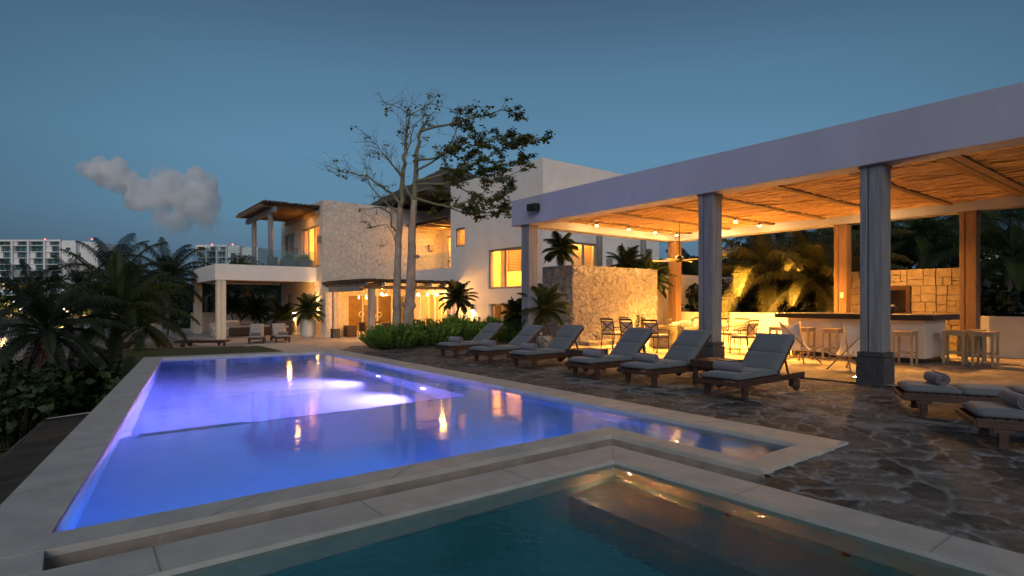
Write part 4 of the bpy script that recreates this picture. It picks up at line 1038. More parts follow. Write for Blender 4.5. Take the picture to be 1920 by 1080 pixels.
# retaining wall with planted terrace
rw = thing('retaining_wall', 'tall rough stone retaining wall uplit beside the dining area', 'wall')
def relief(y, z, x=0, amp=.055):
    p = Vector((x*4.2, y*4.2, z*4.2)) + Vector((mnoise.noise(Vector((y, z, x+5))), mnoise.noise(Vector((z, x+9, y))), mnoise.noise(Vector((x+3, y, z)))))*.6
    d, _ = mnoise.voronoi(p); e = min(1, (d[1]-d[0])*3.2)
    return amp*(.6*e + .30*mnoise.fractal(Vector((x*9+3, y*9, z*9)), .6, 2.1, 4) + .25*mnoise.noise(p*.6))
w = MB(); vs = []; NX_, NZ_ = 290, 180
for j in range(NZ_+1):
    for i in range(NX_+1):
        x_, z_ = 12.95+4.35*i/NX_, -.05+2.70*j/NZ_
        edge = min(1, i/3)*min(1, (NX_-i)/3)
        vs.append((x_, 13.60 - relief(x_, z_)*edge, z_ if j < NZ_ else z_ + .03*mnoise.noise(Vector((x_*3, 0, 0)))))
w.add(vs, [(j*(NX_+1)+i, j*(NX_+1)+i+1, (j+1)*(NX_+1)+i+1, (j+1)*(NX_+1)+i) for j in range(NZ_) for i in range(NX_)], True)
vs = []; NY_ = 100
for j in range(NZ_+1):
    for i in range(NY_+1):
        y_, z_ = 13.60+1.5*i/NY_, -.05+2.70*j/NZ_
        vs.append((12.95 - relief(y_, z_, 7)*min(1, i/3), y_, z_))
w.add(vs, [(j*(NY_+1)+i, (j+1)*(NY_+1)+i, (j+1)*(NY_+1)+i+1, j*(NY_+1)+i+1) for j in range(NZ_) for i in range(NY_)], True)
w.box((12.97, 13.62, -.05), (17.3, 13.98, 2.64)); w.box((12.97, 13.98, -.05), (13.35, 15.1, 2.64)); w.box((16.9, 13.98, -.05), (17.3, 15.1, 2.6)); w.box((13.35, 14.8, -.05), (16.9, 15.1, 2.6))
o = w.build('stone_face', 'retaining_stone', rw)
w = MB(); w.box((13.34, 13.97, 2.0), (16.91, 14.81, 2.5)); w.build('planting_soil', 'soil', rw)
w = MB(); w.box((17.31, 14.6, 2.4), (24.4, 16.5, 2.58)); w.box((16.8, 16.51, 2.4), (24.4, YC-.01, 2.58)); w.box((17.31, 14.6, 0), (24.4, 14.8, 2.39)); w.build('upper_terrace', 'plaster', villa)
w = MB(); w.box((13.2, 13.1, -.003), (14.6, 13.56, .14)); tag(w.build('stone_kerb', 'dry_stone', bevel=.02), 'low stone kerb at the foot of the uplit retaining wall', 'kerb')
ground_light(16.2, 13.1, 'uplight at the foot of the retaining wall near the back column', 30, aim=(.05, .22, 1), spot=100)
ground_light(15.3, 13.05, 'uplight at the foot of the retaining wall behind the dining table', 2.5, aim=(.1, .25, 1), spot=110)
# ------------------------------------------------------------------ sun loungers (foot end at x = 0, head towards +x)
def make_lounger(ang=47, label='x', group='sun loungers by the pool', cush='cushion'):
    t = thing('sun_lounger', label, 'sun lounger', group=group)
    hx = 1.12
    f = MB()
    for s in (-1, 1): f.box((-.03, s*.32-.02, .185), (1.98, s*.32+.02, .275))
    f.box((-.055, -.345, .20), (-.031, .345, .262)); f.box((1.5, -.299, .19), (1.56, .299, .26))
    o = f.build('frame', 'teak', t, bevel=.006)
    f = MB()
    x = .03
    while x < hx-.05: f.box((x, -.298, .262), (x+.075, .298, .282)); x += .1
    f.build('slat_deck', 'teak', t)
    for s in (-1, 1):
        l = MB(); l.box((.14, s*.30-.035, 0), (.22, s*.30+.035, .184)); l.build('leg', 'teak', t, bevel=.008)
        l = MB(); l.prism([(.10, s*.32-.018), (.26, s*.32-.018), (.26, s*.32+.018), (.10, s*.32+.018)], .15, .186); l.build('bracket', 'teak', t)
        l = MB(); l.lathe((1.62, s*.365, .10), [(0,-.02),(.095,-.02),(.1,-.012),(.1,.012),(.095,.02),(0,.02)], 18, Matrix.Rotation(R(90), 3, 'X')); l.build('wheel', 'teak', t)
        l = MB(); l.box((1.56, s*.30-.03, .06), (1.70, s*.30+.03, .184)); l.build('leg', 'teak', t, bevel=.008)
    Mb = Matrix.Translation((hx, 0, .285)) @ Matrix.Rotation(R(-ang), 4, 'Y')
    L = .78
    b = MB()
    for s in (-1, 1): b.box((0, s*.285-.02, -.035), (L, s*.285+.02, .01), Mb)
    x = .03
    while x < L-.04: b.box((x, -.262, -.012), (x+.06, .262, .008), Mb); x += .09
    b.build('backrest', 'teak', t)
    if ang > 20:
        top = Mb @ Vector((.46, 0, -.03))
        for s in (-1, 1): pr = MB(); pr.bar((top.x, s*.24, top.z), (1.62, s*.24, .25), .025, .03); pr.build('prop', 'teak', t)
    # mattress: three quilted pads, puffed
    def pad(M, x0, x1, w, h, z):
        nx_, ny_ = 10, 8; vs = []; fs = []
        for top in (1, 0):
            for i in range(nx_+1):
                for j in range(ny_+1):
                    a, b_ = i/nx_, j/ny_
                    ex = (1-abs(2*a-1)**8); ey = (1-abs(2*b_-1)**8)
                    hh = h*.62 + h*.38*(ex*ey)**.5
                    p = Vector((x0+(x1-x0)*a, -w/2+w*b_, z + (hh if top else h*.12*(1-ex*ey))))
                    vs.append(M @ p)
        q = (nx_+1)*(ny_+1)
        for i in range(nx_):
            for j in range(ny_):
                a = i*(ny_+1)+j
                fs.append((a, a+ny_+1, a+ny_+2, a+1)); fs.append((q+a, q+a+1, q+a+ny_+2, q+a+ny_+1))
        for i in range(nx_):
            a = i*(ny_+1); fs.append((a, q+a, q+a+ny_+1, a+ny_+1)); a += ny_; fs.append((a, a+ny_+1, q+a+ny_+1, q+a))
        for j in range(ny_):
            a = j; fs.append((a, a+1, q+a+1, q+a)); a = nx_*(ny_+1)+j; fs.append((a, q+a, q+a+1, a+1))
        m.add(vs, fs, True)
    m = MB(); I = Matrix.Identity(4)
    pad(I, -.01, .56, .62, .085, .283); pad(I, .563, 1.13, .62, .085, .283)
    m.build('seat_pad', cush, t)
    m = MB(); pad(Mb, .01, .395, .62, .085, .012); pad(Mb, .398, .82, .62, .085, .012); m.build('back_pad', cush, t)
    s_ = MB(); s_.tube([Mb @ Vector((.1,-.315,.02)), Mb @ Vector((.06,-.33,-.04)), (1.17,-.335,.2), (1.175,-.34,.08)], .006, 5); s_.build('tie', 'cushion_pale', t)
    return t
def make_towel(label='x'):
    """a rolled towel lying across; the spiral end is modelled"""
    t = thing('rolled_towel', label, 'towel', group='rolled towels on the loungers')
    m = MB(); n = 20; turns = 3.2; N = 64; w = .44; vs = []; fs = []
    for j in range(2):
        for i in range(N+1):
            a = i/N; th_ = a*turns*2*math.pi; r = .012 + .066*a
            y = (-w/2 if j == 0 else w/2) 
            vs.append((r*math.cos(th_), y, .078 + r*math.sin(th_)))
    for i in range(N): fs.append((i, i+1, N+1+i+1, N+1+i))
    m.add(vs, fs, True); o = m.build('towel_roll', 'towel', t)
    sd = o.modifiers.new('thick', 'SOLIDIFY'); sd.thickness = .013; sd.offset = 0
    bv = o.modifiers.new('soft', 'BEVEL'); bv.width = .004; bv.segments = 2; bv.limit_method = 'ANGLE'
    return t
LX = 7.5
l0 = make_lounger(38)
row = [(LX+.05, 12.75, 2.5, 'grey cushioned teak lounger at the far end of the row, by the green bushes'), (LX-.06, 11.05, -1.5, 'grey cushioned teak lounger second from the green bushes'),
       (LX+.04, 9.6, 2, 'grey cushioned teak lounger just before the first side table'), (LX-.05, 7.66, -2, 'grey cushioned teak lounger just after the first side table'),
       (LX+.03, 6.42, -3, 'grey cushioned teak lounger just before the nearer side table'), (LX, 4.78, 1, 'grey cushioned teak lounger closest to the camera in the upright row')]
tw0 = make_towel()
tl_ = ['far end lounger by the bushes', 'second lounger from the bushes', 'third lounger from the bushes', 'fourth lounger from the bushes', 'fifth lounger, beside the nearer side table', 'upright lounger nearest the camera']
for i, (x, y, rz, lb) in enumerate(row):
    if i == 0: l0.location = (x, y, .003); l0.rotation_euler = (0,0,R(rz)); l0['label'] = lb
    elif i == 2: l2 = make_lounger(43, lb); l2.location = (x, y, .003); l2.rotation_euler = (0,0,R(rz))
    else: dup(l0 if i < 2 else l2, (x, y, .003), R(rz), lb)
    tx_, ty_ = x+.33, y + .05*((i*7) % 3 - 1)
    lab = 'rolled mauve towel lying on the ' + tl_[i]
    if i == 0: tw0.location = (tx_, ty_, .368); tw0.rotation_euler = (0,0,R(4)); tw0['label'] = lab
    else: dup(tw0, (tx_, ty_, .368), R(rz + (i*5) % 9 - 4), lab)
lf = make_lounger(0, 'flat grey cushioned lounger lying beyond the other flat one at the right edge', 'sun loungers by the pool')
ang = math.atan2(-.9, .44)
lf.location = (8.52, 2.78, .003); lf.rotation_euler = (0, 0, ang)
o = dup(lf, (7.26, 1.76, .003), ang, 'flat grey cushioned lounger nearest the camera, cut off by the right edge')
dup(tw0, Vector((8.52, 2.78, .368)) + Vector((.44, -.9, 0))*.36, ang+R(8), 'rolled mauve towel on the farther of the two flat loungers')
dup(tw0, Vector((7.26, 1.76, .368)) + Vector((.44, -.9, 0))*.36, ang+R(5), 'rolled mauve towel on the nearer of the two flat loungers')
def make_side_table(label):
    t = thing('side_table', label, 'side table', group='low teak side tables between the loungers')
    b = MB(); x = -.34
    while x < .3: b.box((x, -.3, .39), (x+.105, .3, .425)); x += .1133
    b.build('top', 'teak', t, bevel=.004)
    b = MB(); b.box((-.33, -.29, .31), (.33, -.262, .389)); b.box((-.33, .262, .31), (.33, .29, .389)); b.box((-.33, -.261, .31), (-.302, .261, .389)); b.box((.302, -.261, .31), (.33, .261, .389)); b.build('apron', 'teak', t)
    for sx_ in (-1, 1):
        for sy_ in (-1, 1):
            l = MB(); l.box((sx_*.27-.035, sy_*.235-.035, 0), (sx_*.27+.035, sy_*.235+.035, .31)); l.build('leg', 'teak', t, bevel=.005)
    return t
s0 = make_side_table('low teak side table between the third and fourth loungers'); s0.location = (8.55, 8.55, .003)
dup(s0, (8.75, 5.62, .003), 0, 'low teak side table between the two loungers nearest the camera')

# patio of the house
pl_ = make_lounger(42, 'pale cushioned lounger on the patio, farther left, with a folded towel', 'loungers on the house patio', 'cushion_pale')
def patio(u, v): return gz(u, v, ZH)
p = patio(480, 645); pl_.location = (p.x, p.y, ZH+.003); pl_.rotation_euler = (0, 0, R(75))
p = patio(531, 643); dup(pl_, (p.x, p.y, ZH+.003), R(82), 'pale cushioned lounger on the patio with its back raised, nearest the potted palm')
pf_ = make_lounger(0, 'flat bare teak lounger at the foot of the white patio column', 'loungers on the house patio', 'cushion_pale'); p = patio(400, 651)
for ch in list(pf_.children):
    if 'pad' in ch.name: bpy.data.objects.remove(ch)
pf_.location = (p.x+.5, p.y, ZH+.003); pf_.rotation_euler = (0, 0, R(150))
for (u, v, ox, lb) in ((480, 645, .35, 'rolled mauve towel on the farther left patio lounger'), (531, 643, .35, 'rolled mauve towel on the patio lounger nearest the potted palm')):
    p = patio(u, v); dup(tw0, (p.x+.08, p.y+ox, ZH+.371), R(80), lb)
def soft_box(name, mat, parent, lo, hi, r=.04):
    b = MB(); b.box(lo, hi); return b.build(name, mat, parent, bevel=r, seg=3)
p = gz(497, 622, ZH); db = thing('daybed', 'dark wicker daybed with pale mattress and cushions under the terrace', 'daybed', (7.9, 35.6, ZH), R(4))
soft_box('base', 'wicker', db, (-1.15, -.75, .04), (1.15, .75, .5), .03); soft_box('mattress', 'cushion_pale', db, (-1.1, -.7, .5), (1.1, .7, .6), .04)
soft_box('cushion', 'canvas', db, (-1.0, .35, .6), (-.3, .6, .9), .08); soft_box('cushion', 'towel', db, (-.2, .38, .6), (.5, .62, .85), .08)
ac = thing('wicker_armchair', 'dark wicker armchair beside the daybed on the patio', 'armchair', (9.75, 34.9, ZH), R(-20))
soft_box('base', 'wicker', ac, (-.45, -.45, .03), (.45, .45, .42)); soft_box('backrest', 'wicker', ac, (-.45, .3, .42), (.45, .45, .85)); 
for s in (-1, 1): soft_box('armrest', 'wicker', ac, (s*.39-.06, -.44, .42), (s*.39+.06, .29, .65), .02)
soft_box('cushion', 'cushion_pale', ac, (-.32, -.42, .42), (.32, .28, .56), .04)
sf_ = thing('white_sofa', 'low white block sofa behind the front patio column', 'sofa', (6.7, 35.3, ZH), R(0))
soft_box('base', 'cushion_pale', sf_, (-.75, -.45, .02), (.75, .45, .42), .04); soft_box('backrest', 'cushion_pale', sf_, (-.75, .25, .42), (.75, .45, .8), .05); soft_box('seat_cushion', 'canvas', sf_, (-.7, -.43, .42), (.7, .24, .55), .05)
# hanging lamp
p = gd(485, 541, 33.8); hl = thing('hanging_lamp', 'small dark lantern hanging from the patio ceiling', 'lamp', (7.9, 35.8, 2.0))
b = MB(); b.lathe((0,0,0), [(0,-.2),(.14,-.16),(.2,0),(.14,.14),(.04,.2),(0,.2)], 14); b.build('shade', 'wicker', hl); b = MB(); b.tube([(0,0,.19),(0,0,.86)], .012, 6); b.build('cord', 'dark_metal', hl)
# boundary wall and bamboo fence at the back of the patio
w = MB(); w.box((5.9, 41.5, ZH-.1), (11, 41.8, .78)); tag(w.build('boundary_wall', 'plaster_warm'), 'low pale wall at the back of the patio under the bamboo fence', 'wall')
bf = thing('bamboo_fence', 'weathered bamboo screen above the wall at the back of the patio', 'fence', (0, 41.9, 0))
b = MB(); rs = random.Random(31); x = 7.3
while x < 11.2: h = 1.95+rs.uniform(-.15,.15); b.tube([(x, 0, .5), (x+rs.uniform(-.03,.03), 0, h)], .03, 6); x += .062
b.build('canes', 'bamboo', bf)
for zz in (1.0, 1.7):
    b = MB(); b.tube([(7.2,-.05,zz),(11.2,-.05,zz)], .025, 6); b.build('rail', 'bamboo', bf)
# grey planters with small plants on the terrace
def leaf_ball(c, r, n, size, rs, mb, flat=1.0, up=.3):
    """n separate leaves through a volume"""
    for k in range(n):
        d = Vector((rs.gauss(0,1), rs.gauss(0,1), rs.gauss(0,1)*flat))
        d.normalize(); q = Vector(c) + Vector((d.x*r[0], d.y*r[1], d.z*r[2]))*rs.uniform(.25, 1)**.6
        nrm = (d + Vector((rs.uniform(-.8,.8), rs.uniform(-.8,.8), up+rs.uniform(-.4,.6)))).normalized()
        a = nrm.orthogonal().normalized(); a.rotate(Matrix.Rotation(rs.uniform(0, 6.28), 3, nrm)); b = nrm.cross(a)
        s = size*rs.uniform(.6, 1.25)
        mb.add([q - a*s*.15, q + b*s*.42 + a*s*.45, q + a*s*1.1 + nrm*s*.1, q - b*s*.42 + a*s*.45], [(0,1,2,3)])
def planter(x, y, z, lb, name='planter_trough', seed=0, w_=.42):
    t = thing(name, lb, 'planter', (x, y, z), group='planters on the upper terrace'); soft_box('trough', 'grey_pot', t, (-w_, -.18, 0), (w_, .18, .42), .015)
    rs = random.Random(seed); m = MB(); leaf_ball((0,0,.56), (w_*.95,.2,.2), 260, .085, rs, m); m.build('plants', 'leaf_shrub', t)
planter(9.5, 32.95, 3.43, 'grey planter of small plants on the terrace edge, left of its pair', seed=1); planter(10.4, 32.93, 3.43, 'grey planter of small plants on the terrace edge against the stone corner', seed=2)
gp = thing('round_planter', 'dark grey round tub at the foot of the terrace post', 'planter', (8.62, 32.95, 3.43)); b = MB(); b.lathe((0,0,0), [(0,0),(.24,0),(.3,.5),(.26,.5),(.24,.42),(0,.42)], 18); b.build('tub', 'grey_pot', gp)
tl2 = make_lounger(28, 'dark lounger behind the glass balustrade on the upper terrace', 'loungers on the house patio', 'wicker'); tl2.location = (8.9, 34.6, 3.42); tl2.rotation_euler = (0,0,R(8))
for i, (x, y, rr) in enumerate(((7.2, 34.4, .55), (7.9, 35.2, .6))):
    rs = random.Random(50+i); m = MB(); leaf_ball((0,0,.35), (rr,.45,.42), 420, .12, rs, m); o = m.build('terrace_shrub', 'leaf_palm'); o.location = (x, y, 3.42)
    tag(o, ('rounded dark shrub behind the glass at the left of the terrace posts', 'rounded dark shrub between the two terrace posts')[i], 'shrub', 'shrubs on the upper terrace')
bx = thing('wicker_cube', 'small dark wicker box against the stone pier', 'box', (12.2, YS-.75, ZH), R(3)); soft_box('body', 'wicker', bx, (-.28,-.28,.02), (.28,.28,.6), .02); soft_box('lid', 'teak', bx, (-.29,-.29,.602), (.29,.29,.64), .01)
# dining set under the pergola
pt_ = thing('patio_dining_table', 'long timber dining table under the lit pergola', 'table', (14.2, 28.9, ZH))
b = MB(); b.box((-1.5,-.55,.7), (1.5,.55,.76)); b.build('top', 'warm_timber', pt_, bevel=.01)
for sx_ in (-1, 1):
    b = MB(); b.box((sx_*1.2-.06,-.45,0), (sx_*1.2+.06,.45,.698)); b.build('trestle', 'warm_timber', pt_)
def make_pchair():
    t = thing('patio_chair', 'x', 'chair', group='wicker chairs around the pergola dining table')
    b = MB(); b.box((-.25,-.25,.38), (.25,.25,.46)); b.build('seat', 'wicker', t, bevel=.02); b = MB(); b.box((-.27,-.25,.462), (-.2,.25,.9), Matrix.Rotation(R(-5),4,'Y')); b.build('backrest', 'wicker', t, bevel=.02)
    for s in (-1, 1):
        for q in (-1, 1):
            l = MB(); l.tube([(q*.22, s*.22, .38), (q*.25, s*.24, 0)], .018, 6); l.build('leg', 'teak', t)
        a = MB(); a.box((-.2, s*.25-.025, .6), (.22, s*.25+.025, .64)); a.build('armrest', 'wicker', t)
    return t
pc0 = make_pchair()
pcs = [(13.0, 28.0, 80, 'wicker chair at the pergola table, just right of the front post'), (13.9, 28.05, 95, 'wicker chair at the pergola table, directly left of the twin trunks'), (12.3, 28.7, 15, 'wicker chair at the head of the pergola table nearest the glass doors'),
       (13.5, 29.75, -88, 'wicker chair on the far side of the pergola table, toward the doors'), (15.0, 28.0, 85, 'wicker chair at the pergola table, right of the twin trunks')]
for i, (x, y, a, lb) in enumerate(pcs):
    if i == 0: pc0.location = (x, y, ZH+.003); pc0.rotation_euler = (0,0,R(a)); pc0['label'] = lb
    else: dup(pc0, (x, y, ZH+.003), R(a), lb)
# balcony chair
bc = dup(pc0, (17.2, 28.0, 3.385), R(150), 'pale chair behind the glass of the recessed balcony')
# glass guard at the far corner of the pool
gg = thing('glass_guard', 'frameless glass guard beyond the far left corner of the pool', 'glass fence', (0,0,0))
for (x0, y0, x1, y1) in ((.95, 17.55, 1.55, 21.2), (1.56, 21.25, 2.6, 27.2), (2.62, 27.25, 3.6, 33)):
    d = Vector((x1-x0, y1-y0, 0)).normalized(); nn_ = Vector((-d.y, d.x, 0))*.008
    g = MB(); g.prism([(x0-nn_.x, y0-nn_.y), (x1-nn_.x, y1-nn_.y), (x1+nn_.x, y1+nn_.y), (x0+nn_.x, y0+nn_.y)], -.75, .62); g.build('pane', 'rail_glass', gg)
# ------------------------------------------------------------------ vegetation
def frond(mb, rm, base, az, elev, L, rs, droop=1.0, n=26, lw=.035, ll=.5, wind=(0,0)):
    n = int(n*1.55); lw = lw*.5
    """a feather frond: curved midrib and two rows of narrow drooping leaflets"""
    d0 = Vector((math.cos(az)*math.cos(elev), math.sin(az)*math.cos(elev), math.sin(elev)))
    pts = []; p = Vector(base); d = d0.copy(); seg = L/12
    for i in range(13):
        pts.append(p.copy()); p = p + d*seg
        d = (d + Vector((wind[0]*.05, wind[1]*.05, -.10*droop*(.4+i/6)))).normalized()
    rm.tube(pts, [.028*(1-.9*i/12)+.003 for i in range(13)], 4, cap=False)
    for k in range(n):
        t = .14 + .86*k/(n-1); f = t*12; i = min(11, int(f)); q = pts[i].lerp(pts[i+1], f-i)
        tg = (pts[i+1]-pts[i]).normalized(); side = tg.cross(Vector((0,0,1)))
        if side.length < .05: side = tg.orthogonal()
        side.normalize(); nrm = side.cross(tg)
        l = max(.30, ll*L/2.1)*(math.sin(math.pi*min(1,(t*.86+.12)))**.6)*rs.uniform(.85,1.12)
        for s in (-1, 1):
            dr = (side*s*.72 + tg*.5 + nrm*.22 + Vector((wind[0],wind[1],0))*.22).normalized()
            e1 = q + dr*l*.45; e2 = e1 + (dr*.8 + Vector((0,0,-1.0*droop-rs.uniform(0,.5)))).normalized()*l*.55
            wv = tg*lw*.5
            mb.add([q-wv, q+wv, e1+wv*1.1, e1-wv*1.1, e2+wv*.15, e2-wv*.15], [(0,1,2,3),(3,2,4,5)])
def palm(loc, h, label, lean=(0,0), nf=20, L=2.8, seed=0, mat='leaf_palm', r=.14, droop=1.0, wind=(.5,-.2), name='palm_tree', group='palm trees', n=26, emin=-.5, emax=1.25, dry=False, lw=.045, cat='palm tree', parts=None, bark='palm_bark'):
    rs = random.Random(seed); t = thing(name, label, cat, loc, group=group)
    if name == 'palm_tree': nf += 6; lw *= 1.25
    m = MB(); pts = []; rad = []
    N = 10
    for i in range(N+1):
        a = i/N; pts.append((lean[0]*a*a + .04*math.sin(i*1.9+seed), lean[1]*a*a + .04*math.cos(i*2.3+seed), h*a-.15)); rad.append(r*(1.35-.55*a**.5)+.012*(i % 2))
    m.tube(pts, rad, 9); m.build('trunk', bark, t)
    top = Vector(pts[-1]); mb = MB(); rm = MB(); 
    for k in range(nf):
        a = k/nf; el = emax + (emin-emax)*a + rs.uniform(-.12,.12)
        frond(mb, mb, top + Vector((0,0,.05-.1*a)), k*2.4 + rs.uniform(-.25,.25), el, L*rs.uniform(.82,1.1), rs, droop*(.7+.5*a), n, lw, .5, wind)
    mb.build('crown', mat, t)
    if dry:
        mb = MB()
        for k in range(5): frond(mb, mb, top + Vector((0,0,-.25)), k*1.3+seed, -1.0, L*.6, rs, 1.4, 12, lw, .5)
        mb.build('dry_fronds', 'leaf_dry', t)
        mb = MB()
        for k in range(12):
            a = k*.9; mb.lathe(top+Vector((.22*math.cos(a), .22*math.sin(a), -.22-.12*(k % 3))), [(0,-.11),(.08,-.06),(.1,0),(.07,.08),(0,.11)], 8)
        mb.build('coconuts', 'leaf_dry', t)
    return t
# left, below the pool
palm(gd(213, 655, 21)*1, 0, 'x') if False else None
def pbase(u, d, ztop_v):
    """foot on the terrain under column u at depth d; trunk height so that the crown centre shows at row ztop_v"""
    q = gd(u, HZ, d); z = terr(q.x, q.y) if q.y < 200 else -2.5; zt = CAM_H + (HZ-ztop_v)/F*d
    return Vector((q.x, q.y, z)), zt - z
b, h = pbase(108, 17, 612); palm(b, h, 'palm with ragged crown and coconuts at the far left above the beach', (-.25, .1), 22, 2.35, 3, 'leaf_palm_dark', .17, 1.1, dry=True, n=34, lw=.05, emin=-.7)
b, h = pbase(208, 19, 585); palm(b, h, 'palm with arching fronds just left of the pool corner', (.3, .1), 24, 2.5, 8, 'leaf_palm', .15, 1.1, dry=True, n=34, lw=.05, emin=-.6)
b, h = pbase(210, 27, 527); palm(b, h, 'taller dark palm rising behind the one by the pool corner', (.2, .1), 22, 3.0, 14, 'leaf_palm_dark', .16, 1.0, n=32, lw=.055)
b, h = pbase(310, 34, 521); palm(b, h, 'slender palm against the sky left of the villa terrace', (.2, -.1), 24, 2.9, 21, 'leaf_palm_dark', .15, 1.1, n=32, lw=.06)
b, h = pbase(270, 44, 552); palm(b, h, 'dark palm between the two palms left of the villa', (.1, 0), 20, 3.4, 25, 'leaf_palm_dark', .16, 1.0, n=28, lw=.08)
b, h = pbase(40, 34, 560); palm(b, h, 'dark palm at the very left edge before the far shore', (.2, .2), 20, 2.8, 29, 'leaf_palm_dark', .16, 1.1, n=28, lw=.06)
b, h = pbase(150, 42, 548); palm(b, h, 'dark palm standing before the corner of the white hotel', (.1, .3), 20, 3.2, 33, 'leaf_palm_dark', .16, 1.0, n=28, lw=.07)
# behind the villa patio
for i, (u, d, v, s) in enumerate(((430, 46, 548, 41), (505, 48, 545, 42), (385, 50, 552, 43))):
    b, h = pbase(u, d, v); palm(b, h, ('dark palm seen through the patio, in the middle of the opening', 'dark palm seen through the patio, at its right by the stone wall', 'dark palm seen through the patio, between the white columns')[i], (.1,.1), 20, 3.0, s, 'leaf_palm_dark', .15, 1.0, n=26, lw=.08)
# behind the pavilion
PB = [(1285, 26.5, 520, 2.3, 'leaf_palm', 'palm left of the middle column behind the low cream wall', 51), (1430, 21.9, 503, 3.5, 'leaf_palm_lit_gold', 'palm with a gold lit arching frond right of the middle column', 52), (1535, 20.2, 522, 3.0, 'leaf_palm_lit_gold', 'palm with gold lit fronds beside the right back column', 53),
      (1590, 30, 425, 3.8, 'leaf_palm_dark', 'tall dark palm above the stone block wall, left', 54), (1720, 26, 440, 3.4, 'leaf_palm', 'bright green palm above the stone block wall, right', 55), (1880, 21, 478, 3.3, 'leaf_palm', 'palm over the low wall at the right edge', 56),
      (1845, 33, 400, 4.0, 'leaf_palm_dark', 'tall dark palm against the sky at the right edge', 57), (1455, 33, 440, 3.8, 'leaf_palm_dark', 'dark palm silhouetted on the sky left of the right back column', 58)]
for u, d, v, L, m, lb, s in PB:
    q = gd(u, HZ, d); zt = CAM_H + (HZ-v)/F*d; palm(Vector((q.x, q.y, -.1)), zt+.1, lb, (.2, -.2), 22, L, s, m, .14, 1.15, n=40, lw=.05, wind=(.3,-.7), emin=-.45, emax=1.1)
PC = [(1216, 22.2, 520, 1.0, 'slender young palm at the right end of the retaining wall, by the far corner column', 61), (1196, 22.8, 512, 1.0, 'slender young palm at the right end of the retaining wall, left of its twin', 62)]
for u, d, v, L, lb, s in PC:
    q = gd(u, HZ, d); zt = CAM_H + (HZ-v)/F*d; palm(Vector((q.x, q.y, 0)), zt, lb, (.05, -.1), 27, L, s, 'leaf_palm', .055, .72, n=40, lw=.035, name='young_palm', group='young palms by the villa')
q = gd(1050, HZ, 19.6); palm(Vector((q.x, q.y, 2.5)), .85, 'small palm on top of the retaining wall beside the lit window', (0,0), 25, .72, 63, 'leaf_palm', .05, .72, n=36, lw=.04, name='young_palm', group='young palms by the villa')
q = gd(1172, HZ, 23); palm(Vector((q.x, q.y, 2.5)), .6, 'small palm on top of the retaining wall by the right terrace post', (0,0), 23, .9, 64, 'leaf_palm', .05, .72, n=36, lw=.04, name='young_palm', group='young palms by the villa')
q = gd(1020, HZ, 17.5); palm(Vector((q.x, q.y, .3)), 1.05, 'potted palm beside the first pavilion column', (0,0), 27, .9, 65, 'leaf_palm', .05, .72, n=40, lw=.035, name='young_palm', group='young palms by the villa')
pt2 = thing('plant_pot', 'pale stone pot holding the palm beside the first pavilion column', 'pot', (q.x, q.y, 0)); b = MB(); b.lathe((0,0,0), [(0,0),(.24,0),(.29,.25),(.27,.4),(.23,.4),(.22,.33),(0,.33)], 20); b.build('pot', 'dry_stone', pt2)
q = gd(972, HZ, 20.5); palm(Vector((q.x, q.y, -.1)), 1.2, 'palm in front of the glass doors left of the first pavilion column', (0,0), 27, .75, 66, 'leaf_palm', .055, .72, n=40, lw=.04, name='young_palm', group='young palms by the villa')
q = gd(858, HZ, 25.2); palm(Vector((q.x, q.y, -.4)), 2.1, 'leafy palm at the right post of the lit pergola', (0,0), 31, .95, 67, 'leaf_palm', .06, .72, n=40, lw=.045, name='young_palm', group='young palms by the villa')
pp = thing('pot', 'ribbed white pot of the palm standing by the patio doors', 'pot', (10.25, 31.9, ZH)); b = MB()
prof = [(0,0),(.32,0)] + [(.36+.02*(k % 2), .08+.09*k) for k in range(10)] + [(.33,.98),(.3,.98),(.3,.86),(0,.86)]
b.lathe((0,0,0), prof, 24); b.build('pot_body', 'white_pot', pp)
palm(Vector((10.25, 31.9, ZH+.9)), .75, 'broad leaved palm growing from the ribbed white pot', (0,0), 27, 1.1, 68, 'leaf_palm', .05, .72, n=34, lw=.06, name='young_palm', group='young palms by the villa')
for i, (x, y) in enumerate(((10.3, 37.2), (9.6, 40.8), (8.2, 41.0))):
    palm(Vector((x, y, ZH)), 1.2+.3*i, ('bushy palm by the glowing wall lamp at the back of the patio', 'bushy palm before the bamboo fence, right', 'bushy palm before the bamboo fence, left')[i], (0,0), 25, 1.3, 71+i, 'leaf_palm', .05, .72, n=34, lw=.06, name='young_palm', group='young palms by the villa')

